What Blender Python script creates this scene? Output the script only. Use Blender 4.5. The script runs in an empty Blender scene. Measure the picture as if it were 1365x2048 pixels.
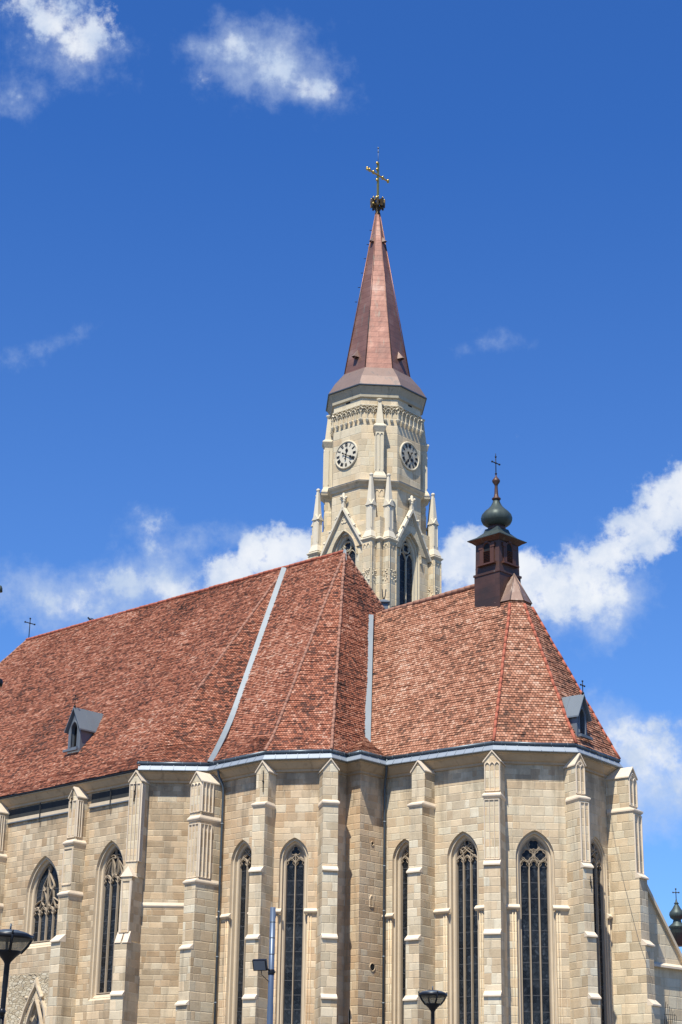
import bpy, math, random
import numpy as np
from mathutils import noise as mnoise
from mathutils import Vector, Matrix
random.seed(7); np.random.seed(7)
R=math.radians
sc=bpy.context.scene
COL=sc.collection
# ------------------------------------------------------------------ camera, sky, sun, exposure
F_PX,PITCH,ROLL,CZ=3700.0,R(20.16),R(0.92),1.7        # focal length of the photograph in its own pixels (1365 x 2048)
_fw=np.array([0,math.cos(PITCH),math.sin(PITCH)]); _up=np.array([0,-math.sin(PITCH),math.cos(PITCH)]); _rt=np.array([1.,0,0])
C_R=math.cos(ROLL)*_rt+math.sin(ROLL)*_up; C_U=-math.sin(ROLL)*_rt+math.cos(ROLL)*_up; C_F=_fw
cd=bpy.data.cameras.new('camera'); cam=bpy.data.objects.new('camera',cd); COL.objects.link(cam)
cd.sensor_fit='VERTICAL'; cd.sensor_height=36; cd.sensor_width=24; cd.lens=F_PX/2048*36; cd.clip_start=0.5; cd.clip_end=6000
cam.matrix_world=Matrix(((C_R[0],C_U[0],-C_F[0],0),(C_R[1],C_U[1],-C_F[1],0),(C_R[2],C_U[2],-C_F[2],CZ),(0,0,0,1)))
sc.camera=cam
SUN_EL,SUN_AZ=R(60),R(201.2)                          # azimuth clockwise from +Y
SUN_DIR=np.array([math.sin(SUN_AZ)*math.cos(SUN_EL),math.cos(SUN_AZ)*math.cos(SUN_EL),math.sin(SUN_EL)])
sd=bpy.data.lights.new('sun','SUN'); sd.energy=5.0; sd.angle=R(0.53); sd.color=(1.0,0.95,0.85)
so=bpy.data.objects.new('sun',sd); COL.objects.link(so); so.rotation_euler=Vector(SUN_DIR).to_track_quat('Z','Y').to_euler()
so.location=(-40,-40,120)
sc.view_settings.view_transform='Standard'; sc.view_settings.look='None'; sc.view_settings.exposure=0.47; sc.view_settings.gamma=1
sc.view_settings.use_curve_mapping=False
sc.render.engine='CYCLES'

def ray(px):
    x,y=px[0]-682.5,px[1]-1024.0
    return x/F_PX*C_R-y/F_PX*C_U+C_F
def atz(px,z):
    d=ray(px); t=(z-CZ)/d[2]; return np.array([d[0]*t,d[1]*t,z])
def atY(px,Y):
    d=ray(px); t=Y/d[1]; return np.array([d[0]*t,Y,CZ+d[2]*t])
def onplane(px,A,B):
    d=ray(px); A=np.array(A[:2]);B=np.array(B[:2]); n=np.array([-(B-A)[1],(B-A)[0]]); t=(A@n)/(d[:2]@n)
    return np.array([d[0]*t,d[1]*t,CZ+d[2]*t])
def onplane3(px,P,N):
    d=ray(px); c=np.array([0,0,CZ]); t=((P-c)@N)/(d@N); return c+d*t
def U(a):
    a=np.array(a,float); return a/np.linalg.norm(a)
def V3(a,z): return np.array([a[0],a[1],z],float)

# ------------------------------------------------------------------ node helpers
class G:
    def __init__(s,nt): s.nt=nt
    def n(s,t,**kw):
        nd=s.nt.nodes.new(t)
        for k,v in kw.items():
            if k=='ins':
                for kk,vv in v.items():
                    if isinstance(vv,bpy.types.NodeSocket): s.nt.links.new(vv,nd.inputs[kk])
                    else: nd.inputs[kk].default_value=vv
            else: setattr(nd,k,v)
        return nd
    def m(s,op,a,b=None,c=None):
        nd=s.nt.nodes.new('ShaderNodeMath'); nd.operation=op
        for i,x in enumerate((a,b,c)):
            if x is None: continue
            if isinstance(x,bpy.types.NodeSocket): s.nt.links.new(x,nd.inputs[i])
            else: nd.inputs[i].default_value=x
        return nd.outputs[0]
    def mix(s,f,a,b,blend='MIX'):
        nd=s.nt.nodes.new('ShaderNodeMix'); nd.data_type='RGBA'; nd.blend_type=blend
        for i,x in ((0,f),(6,a),(7,b)):
            if isinstance(x,bpy.types.NodeSocket): s.nt.links.new(x,nd.inputs[i])
            else: nd.inputs[i].default_value=x if i==0 else (*x,1) if len(x)==3 else x
        return nd.outputs[2]
    def ramp(s,f,stops,interp='LINEAR'):
        nd=s.nt.nodes.new('ShaderNodeValToRGB'); cr=nd.color_ramp; cr.interpolation=interp
        while len(cr.elements)<len(stops): cr.elements.new(0.5)
        for e,(p,c) in zip(cr.elements,stops): e.position=p; e.color=(*c,1) if len(c)==3 else c
        s.nt.links.new(f,nd.inputs[0]); return nd.outputs[0]
    def noise(s,vec,scale,detail=4,rough=0.55,dim='3D'):
        nd=s.nt.nodes.new('ShaderNodeTexNoise'); nd.noise_dimensions=dim
        if vec is not None: s.nt.links.new(vec,nd.inputs['Vector'])
        nd.inputs['Scale'].default_value=scale; nd.inputs['Detail'].default_value=detail; nd.inputs['Roughness'].default_value=rough
        return nd.outputs[0]
    def link(s,a,b): s.nt.links.new(a,b)
def smooth(g,x,lo,hi):
    nd=g.n('ShaderNodeMapRange',interpolation_type='SMOOTHSTEP'); g.link(x,nd.inputs[0])
    nd.inputs[1].default_value=lo; nd.inputs[2].default_value=hi; return nd.outputs[0]

# ------------------------------------------------------------------ world: physical sky with clouds at their bearings
w=bpy.data.worlds.new('World'); sc.world=w; w.use_nodes=True
def build_world():
    nt=w.node_tree; nt.nodes.clear(); g=G(nt)
    sky=g.n('ShaderNodeTexSky',sky_type='NISHITA',sun_disc=False,sun_elevation=SUN_EL,sun_rotation=SUN_AZ,altitude=350,air_density=1.0,dust_density=0.35,ozone_density=3.0)
    tc=g.n('ShaderNodeTexCoord'); sep=g.n('ShaderNodeSeparateXYZ',ins={0:tc.outputs['Generated']})
    x,y,z=sep.outputs
    az=g.m('ARCTAN2',x,y); el=g.m('ARCSINE',z)
    def dirang(px):
        d=U(ray(px)); return math.atan2(d[0],d[1]),math.asin(d[2])
    # warp the bearings so that outlines are ragged
    n1=g.n('ShaderNodeTexNoise',ins={'Vector':tc.outputs['Generated'],'Scale':22.0,'Detail':7.0,'Roughness':0.6})
    n2=g.noise(tc.outputs['Generated'],70,8,0.62)
    n3=g.noise(tc.outputs['Generated'],11,3,0.5)
    sc3=g.n('ShaderNodeSeparateColor',ins={0:n1.outputs['Color']})
    azw=g.m('ADD',az,g.m('MULTIPLY',g.m('SUBTRACT',sc3.outputs[0],0.5),0.028))
    elw=g.m('ADD',el,g.m('MULTIPLY',g.m('SUBTRACT',sc3.outputs[1],0.5),0.022))
    # blobs: photograph pixel, half-width px, half-height px, tilt deg, strength, crispness group
    soft=[((105,40),150,90,20,.50),((160,110),70,60,0,.45),((32,205),75,50,0,.48),
          ((470,110),120,80,-10,.52),((560,140),130,80,10,.55),((645,178),80,40,15,.45),
          ((60,1185),120,70,8,.52),((190,1195),170,62,-2,.55),((320,1110),80,100,-40,.45),((340,1185),120,60,0,.50),
          ((1000,690),90,32,-12,.42),((100,690),120,30,-25,.40),((1130,1215),150,60,-15,.52),((470,1075),110,40,0,.45),((1230,1190),100,80,-30,.50),((970,1180),100,90,0,.55),((1200,1260),40,60,0,.42),
          ((1280,1600),150,80,0,.60),((1210,1450),70,60,-30,.48),((1300,1490),130,60,0,.55),((1290,1560),130,80,0,.58),((1170,1090),90,60,-30,.40)]
    crisp=[((60,20),85,60,15,.54),((130,60),80,60,25,.50),((215,35),45,50,0,.46),((165,110),60,45,20,.42),((35,200),45,30,0,.38),
           ((470,100),60,42,-15,.40),((525,130),75,45,8,.41),((590,160),65,34,18,.40),((640,180),45,24,10,.42),((680,172),25,18,0,.42),((410,165),30,40,-30,.36),
           ((500,1120),75,45,-20,.98),((565,1105),75,42,-10,.92),((450,1150),46,36,0,.80),((370,1190),55,32,0,.62),((610,1085),60,38,0,.70),
           ((315,1085),60,50,-30,.44),((230,1170),75,34,-10,.48),((330,1190),80,36,0,.54),((60,1200),60,30,5,.40),((150,1205),70,32,0,.42),
           ((925,1110),72,60,-10,.95),((1005,1160),95,62,-15,.80),((1085,1165),80,62,-35,.60),((1185,1115),80,58,-35,.68),((1250,1090),75,62,-40,.66),((1320,1025),72,66,-40,.98),((1365,985),62,62,-30,.98),((1110,1205),95,42,-10,.62),((1200,1225),45,50,0,.5),((1180,1170),70,50,-30,.6),
           ((1235,1475),55,45,-20,.52),((1310,1485),85,48,0,.54),((1350,1540),70,60,0,.46),((1265,1545),85,50,0,.42)]
    def total(bl):
        acc=None
        for px,hw,hh,tilt,st in bl:
            a0,e0=dirang(px); ce=math.cos(e0); s=1/F_PX
            # local pixel scale at this bearing
            k=1/math.sqrt(1+((px[0]-682)/F_PX)**2+((px[1]-1024)/F_PX)**2)
            t=R(tilt); dx=g.m('MULTIPLY',g.m('SUBTRACT',azw,a0),ce/(s*k)); dy=g.m('MULTIPLY',g.m('SUBTRACT',elw,e0),1/(s*k))
            u=g.m('ADD',g.m('MULTIPLY',dx,math.cos(t)/hw),g.m('MULTIPLY',dy,-math.sin(t)/hw))
            v=g.m('ADD',g.m('MULTIPLY',dx,math.sin(t)/hh),g.m('MULTIPLY',dy,math.cos(t)/hh))
            r2=g.m('ADD',g.m('MULTIPLY',u,u),g.m('MULTIPLY',v,v))
            b=g.m('MULTIPLY',g.m('EXPONENT',g.m('MULTIPLY',r2,-0.9)),st)
            acc=b if acc is None else g.m('MAXIMUM',acc,b) if False else g.m('SUBTRACT',1.0,g.m('MULTIPLY',g.m('SUBTRACT',1.0,acc),g.m('SUBTRACT',1.0,b)))
        return acc
    cs=total(soft); cc=total(crisp)
    ds=smooth(g,g.m('ADD',cs,g.m('MULTIPLY',g.m('SUBTRACT',n2,0.52),0.9)),0.16,1.0)
    ds=g.m('MULTIPLY',ds,0.85)
    dc=smooth(g,g.m('ADD',cc,g.m('MULTIPLY',g.m('SUBTRACT',n2,0.5),1.7)),0.36,0.82)
    dc=g.m('MULTIPLY',dc,0.90)
    d=g.m('SUBTRACT',1.0,g.m('MULTIPLY',g.m('SUBTRACT',1.0,ds),g.m('SUBTRACT',1.0,dc)))
    n4=g.noise(tc.outputs['Generated'],38,6,0.6)
    shade=smooth(g,g.m('ADD',g.m('MULTIPLY',cc,0.55),g.m('MULTIPLY',n4,1.1)),0.66,1.22)
    ccol=g.mix(shade,(4.9,6.0,7.9),(8.9,9.1,9.3))
    satn=g.n('ShaderNodeMapRange',ins={0:el,1:0.05,2:0.55,3:0.82,4:1.16})
    hsv=g.n('ShaderNodeHueSaturation',ins={'Saturation':satn.outputs[0],'Value':1.0,'Color':sky.outputs[0]})
    tint=g.mix(1.0,hsv.outputs[0],(0.62,1.03,1.62),'MULTIPLY')
    col=g.mix(d,tint,ccol)
    bg=g.n('ShaderNodeBackground',ins={0:col,1:0.077}); out=g.n('ShaderNodeOutputWorld',ins={0:bg.outputs[0]})
build_world()

# ------------------------------------------------------------------ materials
def newmat(name):
    m=bpy.data.materials.new(name); m.use_nodes=True; nt=m.node_tree; nt.nodes.clear(); g=G(nt)
    b=g.n('ShaderNodeBsdfPrincipled'); o=g.n('ShaderNodeOutputMaterial',ins={0:b.outputs[0]})
    return m,g,b
def bump(g,b,h,st=0.5,dist=0.02):
    nd=g.n('ShaderNodeBump',ins={'Strength':st,'Distance':dist,'Height':h}); g.link(nd.outputs[0],b.inputs['Normal'])
def uvxy(g):
    u=g.n('ShaderNodeUVMap',uv_map='UVMap'); s=g.n('ShaderNodeSeparateXYZ',ins={0:u.outputs[0]}); return u.outputs[0],s.outputs[0],s.outputs[1]
def cell(g,u,v,h,wmin,wmax):
    v=g.m('ADD',v,g.m('ADD',g.m('MULTIPLY',g.m('SINE',g.m('MULTIPLY',v,2.3)),0.07),g.m('MULTIPLY',g.m('SINE',g.m('MULTIPLY',v,5.9)),0.028))); rv=g.m('DIVIDE',v,h); r=g.m('FLOOR',rv); fv=g.m('FRACT',rv)
    wn=g.n('ShaderNodeTexWhiteNoise',noise_dimensions='1D',ins={'W':r})
    wn2=g.n('ShaderNodeTexWhiteNoise',noise_dimensions='1D',ins={'W':g.m('ADD',r,77.3)})
    wd=g.m('ADD',g.m('MULTIPLY',wn.outputs[0],wmax-wmin),wmin)
    cu=g.m('ADD',g.m('DIVIDE',u,wd),g.m('MULTIPLY',wn2.outputs[0],9.0)); c=g.m('FLOOR',cu); fu=g.m('FRACT',cu)
    # each cell's own joint wanders, so that blocks differ in length
    cv=g.n('ShaderNodeCombineXYZ',ins={0:c,1:r,2:0.0}); rnd=g.n('ShaderNodeTexWhiteNoise',noise_dimensions='3D',ins={'Vector':cv.outputs[0]})
    cut=g.m('ADD',g.m('MULTIPLY',rnd.outputs[0],0.5),0.30)
    split=g.m('GREATER_THAN',fu,cut)
    cv2=g.n('ShaderNodeCombineXYZ',ins={0:g.m('ADD',c,g.m('MULTIPLY',split,0.5)),1:r,2:3.7}); rnd2=g.n('ShaderNodeTexWhiteNoise',noise_dimensions='3D',ins={'Vector':cv2.outputs[0]})
    e1=g.m('MINIMUM',fu,g.m('SUBTRACT',1.0,fu)); e2=g.m('ABSOLUTE',g.m('SUBTRACT',fu,cut))
    eu=g.m('MULTIPLY',g.m('MINIMUM',e1,e2),wd); ev=g.m('MULTIPLY',g.m('MINIMUM',fv,g.m('SUBTRACT',1.0,fv)),h)
    return rnd2,g.m('MINIMUM',eu,ev),r
def ashlar(name,pal,mortar,h=0.37,wmin=0.9,wmax=1.7,patch=0.45,joint=0.016,jmix=0.65,stain=0.0):
    m,g,b=newmat(name); uv,u,v=uvxy(g)
    wob=g.n('ShaderNodeTexNoise',ins={'Vector':uv,'Scale':3.2,'Detail':3.0}); wc=g.n('ShaderNodeSeparateColor',ins={0:wob.outputs['Color']})
    u=g.m('ADD',u,g.m('MULTIPLY',g.m('SUBTRACT',wc.outputs[0],0.5),0.06)); v=g.m('ADD',v,g.m('MULTIPLY',g.m('SUBTRACT',wc.outputs[1],0.5),0.05))
    rnd,edge,row=cell(g,u,v,h,wmin,wmax)
    tc=g.n('ShaderNodeTexCoord'); P=tc.outputs['Object']
    big=g.noise(P,0.28,3,0.5); mid=g.noise(P,2.2,5,0.6); fine=g.noise(P,14,4,0.6)
    val=g.m('ADD',g.m('MULTIPLY',rnd.outputs[0],1-patch*0.5),g.m('MULTIPLY',g.m('SUBTRACT',big,0.42),patch*1.6))
    val=g.m('ADD',val,g.m('MULTIPLY',g.m('SUBTRACT',mid,0.5),0.25))
    col=g.ramp(val,pal)
    hue=g.n('ShaderNodeSeparateColor',ins={0:rnd.outputs['Color']}); col=g.mix(1.0,col,g.mix(hue.outputs[1],(1.05,0.98,0.92),(0.97,1.01,1.05)),'MULTIPLY')
    sh=g.m('ADD',g.m('MULTIPLY',g.m('ADD',g.m('MULTIPLY',fine,0.5),g.m('MULTIPLY',mid,0.5)),0.55),0.72)
    col=g.mix(1.0,col,g.n('ShaderNodeCombineXYZ',ins={0:sh,1:sh,2:sh}).outputs[0],'MULTIPLY')
    jm=g.m('MULTIPLY',g.m('SUBTRACT',1.0,smooth(g,edge,joint*0.5,joint*1.3)),g.m('MULTIPLY',smooth(g,g.noise(P,0.9,4,0.6),0.38,0.62),jmix*1.5))
    col=g.mix(jm,col,mortar)
    runo=g.noise(g.n('ShaderNodeMapping',ins={0:P,3:(2.2,2.2,0.22)}).outputs[0],1.0,5,0.65)
    col=g.mix(g.m('MULTIPLY',smooth(g,runo,0.52,0.74),0.48),col,(0.20,0.165,0.115))
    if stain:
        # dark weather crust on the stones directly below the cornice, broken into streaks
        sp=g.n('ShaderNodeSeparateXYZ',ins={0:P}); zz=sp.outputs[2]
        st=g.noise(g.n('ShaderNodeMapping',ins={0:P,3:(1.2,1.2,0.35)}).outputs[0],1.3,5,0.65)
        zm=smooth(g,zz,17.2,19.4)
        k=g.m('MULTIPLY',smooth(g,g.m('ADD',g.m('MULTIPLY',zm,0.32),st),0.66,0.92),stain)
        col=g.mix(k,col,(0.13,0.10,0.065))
    g.link(col,b.inputs['Base Color']); b.inputs['Roughness'].default_value=0.9; b.inputs['Specular IOR Level'].default_value=0.2
    hgt=g.m('ADD',smooth(g,edge,0.0,0.03),g.m('ADD',g.m('MULTIPLY',rnd.outputs[0],0.35),g.m('MULTIPLY',fine,0.5)))
    bump(g,b,hgt,0.6,0.018)
    return m
PAL_OLD=[(0.00,(0.329,0.242,0.148)),(0.22,(0.419,0.316,0.197)),(0.45,(0.493,0.380,0.244)),(0.65,(0.556,0.439,0.285)),(0.85,(0.624,0.515,0.350)),(1.00,(0.692,0.606,0.448))]
PAL_CHOIR=[(0.00,(0.431,0.332,0.215)),(0.30,(0.514,0.413,0.274)),(0.60,(0.569,0.472,0.320)),(0.85,(0.620,0.525,0.368)),(1.00,(0.694,0.622,0.468))]
PAL_CHAP=[(0.00,(0.414,0.296,0.178)),(0.25,(0.499,0.370,0.231)),(0.50,(0.556,0.423,0.272)),(0.72,(0.601,0.477,0.315)),(0.90,(0.646,0.530,0.365)),(1.00,(0.704,0.611,0.448))]
PAL_BUT=[(0.00,(0.424,0.327,0.203)),(0.30,(0.525,0.423,0.278)),(0.65,(0.608,0.509,0.349)),(1.00,(0.682,0.599,0.432))]
PAL_TOW=[(0.00,(0.502,0.405,0.261)),(0.40,(0.584,0.490,0.328)),(0.75,(0.617,0.525,0.362)),(1.00,(0.645,0.560,0.398))]
M={}
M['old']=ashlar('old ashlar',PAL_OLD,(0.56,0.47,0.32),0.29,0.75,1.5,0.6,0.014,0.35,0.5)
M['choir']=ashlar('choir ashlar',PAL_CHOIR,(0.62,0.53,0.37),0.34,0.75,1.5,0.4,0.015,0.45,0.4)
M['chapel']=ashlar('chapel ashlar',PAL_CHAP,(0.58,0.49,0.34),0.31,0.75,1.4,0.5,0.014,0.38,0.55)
M['buttress']=ashlar('buttress ashlar',PAL_BUT,(0.62,0.54,0.39),0.38,0.9,1.5,0.4,0.012,0.3)
M['tower']=ashlar('tower ashlar',PAL_TOW,(0.50,0.44,0.31),0.46,1.1,2.0,0.25,0.012,0.3)
def plain(name,col,rough=0.85,var=0.25,scale=3.0,metal=0.0,bmp=0.3,streak=None,spec=0.3):
    m,g,b=newmat(name); tc=g.n('ShaderNodeTexCoord'); P=tc.outputs['Object']
    n=g.noise(P,scale,5,0.6); n2=g.noise(g.n('ShaderNodeMapping',ins={0:P,3:(4,4,0.5)}).outputs[0],scale*0.6,4,0.6)
    f=g.m('ADD',g.m('MULTIPLY',g.m('ADD',n,n2),var),1-var)
    c=g.mix(1.0,col,g.n('ShaderNodeCombineXYZ',ins={0:f,1:f,2:f}).outputs[0],'MULTIPLY')
    if streak: c=g.mix(smooth(g,n2,0.52,0.72),c,streak)
    g.link(c,b.inputs['Base Color']); b.inputs['Roughness'].default_value=rough; b.inputs['Metallic'].default_value=metal
    b.inputs['Specular IOR Level'].default_value=spec
    if bmp: bump(g,b,g.noise(P,scale*8,3,0.6),bmp,0.01)
    return m
M['trim']=plain('pale trim stone',(0.56,0.455,0.315),0.9,0.3,1.6)
M['cornice']=plain('weather darkened cornice stone',(0.42,0.315,0.20),0.9,0.4,1.2,streak=(0.29,0.215,0.135))
M['ledge']=plain('weathered ledge stone',(0.65,0.54,0.40),0.9,0.25,2.0)
M['tracery']=plain('grey tracery stone',(0.36,0.29,0.205),0.9,0.35,2.5)
M['towtrim']=plain('tower trim stone',(0.59,0.515,0.37),0.9,0.25,1.5,streak=(0.44,0.39,0.29))
M['towdark']=plain('tower cornice stone',(0.40,0.35,0.25),0.9,0.3,1.5,streak=(0.28,0.24,0.17))
M['white']=plain('new white stone',(0.625,0.555,0.42),0.9,0.15,2.0)
M['zinc']=plain('zinc sheet',(0.165,0.19,0.205),0.5,0.2,0.8,0.25,0.05)
M['apron']=plain('pale zinc apron',(0.27,0.305,0.335),0.5,0.2,0.8,0.25,0.05)
M['zincdark']=plain('weathered grey zinc',(0.14,0.16,0.18),0.55,0.25,0.9,0.2,0.05)
M['gutter']=plain('dark grey gutter metal',(0.085,0.105,0.12),0.4,0.2,1.0,0.4,0.0)
M['iron']=plain('black iron',(0.015,0.015,0.016),0.5,0.2,4.0,0.3,0.0)
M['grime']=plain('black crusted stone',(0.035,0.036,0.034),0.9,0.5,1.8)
M['gold']=plain('gilded metal',(0.55,0.38,0.11),0.38,0.3,3.0,0.9,0.0)
M['golddark']=plain('blackened gilded metal',(0.05,0.035,0.02),0.5,0.5,6.0,0.4,0.1,streak=(0.30,0.20,0.06))
M['verdigris']=plain('green copper',(0.062,0.08,0.072),0.5,0.35,1.8,0.35,0.08,streak=(0.035,0.045,0.042))
M['coprust']=plain('brown copper sheet',(0.085,0.038,0.022),0.5,0.35,1.3,0.3,0.08,streak=(0.035,0.026,0.02))
M['coprust2']=plain('red brown copper trim',(0.11,0.05,0.035),0.5,0.3,2.0,0.25,0.05)
M['copnew']=plain('streaked copper cap',(0.225,0.15,0.115),0.45,0.35,2.0,0.4,0.05,streak=(0.32,0.25,0.20))
M['dark']=plain('dark opening',(0.012,0.012,0.013),0.8,0.3,2.0)
M['tin']=plain('steel pole grey blue',(0.11,0.145,0.20),0.38,0.15,2.0,0.35,0.0)
M['lampblack']=plain('black lacquered metal',(0.012,0.013,0.016),0.35,0.2,3.0,0.2,0.0)
M['redroof']=plain('distant red roof',(0.30,0.05,0.035),0.8,0.2,1.0)
def glass_mat():
    m,g,b=newmat('leaded glass'); uv,u,v=uvxy(g)
    s=0.115
    a=g.m('DIVIDE',g.m('ADD',u,v),s); c=g.m('DIVIDE',g.m('SUBTRACT',u,v),s)
    fa=g.m('ABSOLUTE',g.m('SUBTRACT',g.m('FRACT',a),0.5)); fc=g.m('ABSOLUTE',g.m('SUBTRACT',g.m('FRACT',c),0.5))
    lead=smooth(g,g.m('MAXIMUM',fa,fc),0.38,0.46)
    cv=g.n('ShaderNodeCombineXYZ',ins={0:g.m('FLOOR',a),1:g.m('FLOOR',c),2:0.0}); wn=g.n('ShaderNodeTexWhiteNoise',noise_dimensions='3D',ins={'Vector':cv.outputs[0]})
    pane=g.ramp(wn.outputs[0],[(0,(0.006,0.008,0.010)),(0.7,(0.014,0.018,0.022)),(1.0,(0.04,0.048,0.056))])
    col=g.mix(lead,pane,(0.028,0.031,0.035)); pn=g.n('ShaderNodeCombineXYZ',ins={0:g.m('FLOOR',g.m('MULTIPLY',u,2.4)),1:g.m('FLOOR',g.m('MULTIPLY',v,1.5)),2:0.0}); wp=g.n('ShaderNodeTexWhiteNoise',noise_dimensions='3D',ins={'Vector':pn.outputs[0]}); dn=g.noise(uv,1.4,5,0.65)
    k=g.m('MULTIPLY',g.m('ADD',wp.outputs[0],0.45),g.m('ADD',dn,0.4)); col=g.mix(1.0,col,g.n('ShaderNodeCombineXYZ',ins={0:k,1:k,2:k}).outputs[0],'MULTIPLY')
    col=g.mix(g.m('MULTIPLY',smooth(g,dn,0.58,0.72),0.5),col,(0.045,0.047,0.046))
    g.link(col,b.inputs['Base Color'])
    g.link(g.m('ADD',g.m('MULTIPLY',lead,0.4),0.16),b.inputs['Roughness'])
    b.inputs['Specular IOR Level'].default_value=0.22
    bump(g,b,g.m('ADD',g.m('MULTIPLY',wn.outputs[0],1.0),lead),0.35,0.010)
    return m
M['glass']=glass_mat()
M['saddle']=plain('iron saddle bar',(0.10,0.10,0.10),0.6,0.2,4.0,0.3,0.0)
def lampglass():
    m=bpy.data.materials.new('lamp bowl glass'); m.use_nodes=True; nt=m.node_tree; nt.nodes.clear(); g=G(nt)
    t=g.n('ShaderNodeBsdfTranslucent',ins={0:(0.55,0.55,0.50,1)}); tr=g.n('ShaderNodeBsdfTransparent',ins={0:(0.75,0.76,0.74,1)}); gl=g.n('ShaderNodeBsdfGlossy',ins={'Roughness':0.15})
    m1=g.n('ShaderNodeMixShader',ins={0:0.55,1:t.outputs[0],2:tr.outputs[0]}); m2=g.n('ShaderNodeMixShader',ins={0:0.05,1:m1.outputs[0],2:gl.outputs[0]}); g.n('ShaderNodeOutputMaterial',ins={0:m2.outputs[0]}); return m
M['lampglass']=lampglass()
def tiles(name,pal,patch=0.6,tw=0.19,th=0.15):
    m,g,b=newmat(name); uv,u,v=uvxy(g)
    r=g.m('FLOOR',g.m('ADD',g.m('DIVIDE',v,th),0.001)); fv=g.m('FRACT',g.m('ADD',g.m('DIVIDE',v,th),0.001))
    cu=g.m('ADD',g.m('DIVIDE',u,tw),g.m('MULTIPLY',g.m('MODULO',r,2.0),0.5)); c=g.m('FLOOR',cu); fu=g.m('FRACT',cu)
    cv=g.n('ShaderNodeCombineXYZ',ins={0:c,1:r,2:1.3}); wn=g.n('ShaderNodeTexWhiteNoise',noise_dimensions='3D',ins={'Vector':cv.outputs[0]})
    cvn=g.n('ShaderNodeCombineXYZ',ins={0:g.m('MULTIPLY',c,0.23),1:g.m('MULTIPLY',r,0.33),2:5.0}); clump=g.noise(cvn.outputs[0],1.0,3,0.6)
    tc=g.n('ShaderNodeTexCoord'); P=tc.outputs['Object']; big=g.noise(P,0.22,3,0.5); fine=g.noise(P,9,4,0.65)
    val=g.m('ADD',g.m('MULTIPLY',wn.outputs[0],0.60),g.m('ADD',g.m('MULTIPLY',g.m('SUBTRACT',clump,0.28),0.90),g.m('MULTIPLY',g.m('SUBTRACT',big,0.5),patch)))
    wv=g.n('ShaderNodeCombineXYZ',ins={0:g.m('MULTIPLY',u,0.55),1:g.m('MULTIPLY',v,0.10),2:2.0}); wth=g.noise(wv.outputs[0],1.0,5,0.6)
    val=g.m('ADD',val,g.m('MULTIPLY',g.m('SUBTRACT',wth,0.5),0.75))
    col=g.ramp(val,pal)
    sh=g.m('ADD',g.m('MULTIPLY',fine,0.7),0.65); col=g.mix(1.0,col,g.n('ShaderNodeCombineXYZ',ins={0:sh,1:sh,2:sh}).outputs[0],'MULTIPLY')
    eu=g.m('MINIMUM',fu,g.m('SUBTRACT',1.0,fu)); gap=g.m('SUBTRACT',1.0,smooth(g,eu,0.02,0.10))
    col=g.mix(g.m('MULTIPLY',gap,0.55),col,(0.03,0.02,0.016))
    g.link(col,b.inputs['Base Color']); b.inputs['Roughness'].default_value=0.85; b.inputs['Specular IOR Level'].default_value=0.25
    h=g.m('ADD',smooth(g,eu,0.0,0.22),g.m('ADD',g.m('MULTIPLY',wn.outputs[0],0.9),g.m('MULTIPLY',fine,0.4))); bump(g,b,h,0.8,0.03)
    return m
M['tile_nave']=tiles('nave clay tiles',[(0.0,(0.043,0.026,0.020)),(0.2,(0.123,0.053,0.036)),(0.42,(0.267,0.091,0.050)),(0.62,(0.358,0.134,0.075)),(0.82,(0.448,0.218,0.139)),(1.0,(0.533,0.346,0.252))],0.5,0.13,0.13)
M['tile_choir']=tiles('choir clay tiles',[(0.0,(0.053,0.032,0.025)),(0.2,(0.149,0.072,0.044)),(0.42,(0.305,0.127,0.071)),(0.62,(0.401,0.189,0.113)),(0.82,(0.469,0.259,0.166)),(1.0,(0.523,0.340,0.241))],0.5,0.15,0.14)
#,0.5,0.17,0.14)
M['hiptile']=plain('new red hip tiles',(0.36,0.105,0.06),0.8,0.35,2.0,bmp=0.2)
M['hipold']=plain('old hip tiles',(0.30,0.15,0.10),0.85,0.5,2.5,bmp=0.2)
def copper_spire(name='weathered spire copper',pal=None,th=0.42,green=0.6,metal=0.5,rough=0.46):
    m,g,b=newmat(name); uv,u,v=uvxy(g)
    rv=g.m('DIVIDE',v,th); r=g.m('FLOOR',rv); fv=g.m('FRACT',rv)
    cv=g.n('ShaderNodeCombineXYZ',ins={0:g.m('FLOOR',g.m('ADD',g.m('DIVIDE',u,0.9),g.m('MULTIPLY',g.m('MODULO',r,2.0),0.5))),1:r,2:0.0}); wn=g.n('ShaderNodeTexWhiteNoise',noise_dimensions='3D',ins={'Vector':cv.outputs[0]})
    tc=g.n('ShaderNodeTexCoord'); P=tc.outputs['Object']; n=g.noise(P,0.5,4,0.6); st=g.noise(g.n('ShaderNodeMapping',ins={0:P,3:(3,3,0.18)}).outputs[0],1.1,5,0.62)
    val=g.m('ADD',g.m('MULTIPLY',n,0.9),g.m('MULTIPLY',g.m('SUBTRACT',wn.outputs[0],0.5),0.12))
    col=g.ramp(val,pal or [(0.25,(0.16,0.092,0.071)),(0.42,(0.225,0.108,0.077)),(0.55,(0.28,0.145,0.105)),(0.75,(0.34,0.235,0.188))])
    col=g.mix(g.m('MULTIPLY',smooth(g,st,0.56,0.72),green),col,(0.23,0.245,0.19))
    seam=g.m('SUBTRACT',1.0,smooth(g,fv,0.0,0.10)); col=g.mix(g.m('MULTIPLY',seam,0.5),col,(0.07,0.04,0.035))
    g.link(col,b.inputs['Base Color']); b.inputs['Roughness'].default_value=rough; b.inputs['Metallic'].default_value=metal
    bump(g,b,g.m('ADD',g.m('MULTIPLY',fv,-0.6),g.m('MULTIPLY',g.noise(P,1.6,3,0.5),1.2)),0.35,0.04); return m
M['copper']=copper_spire()
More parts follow.
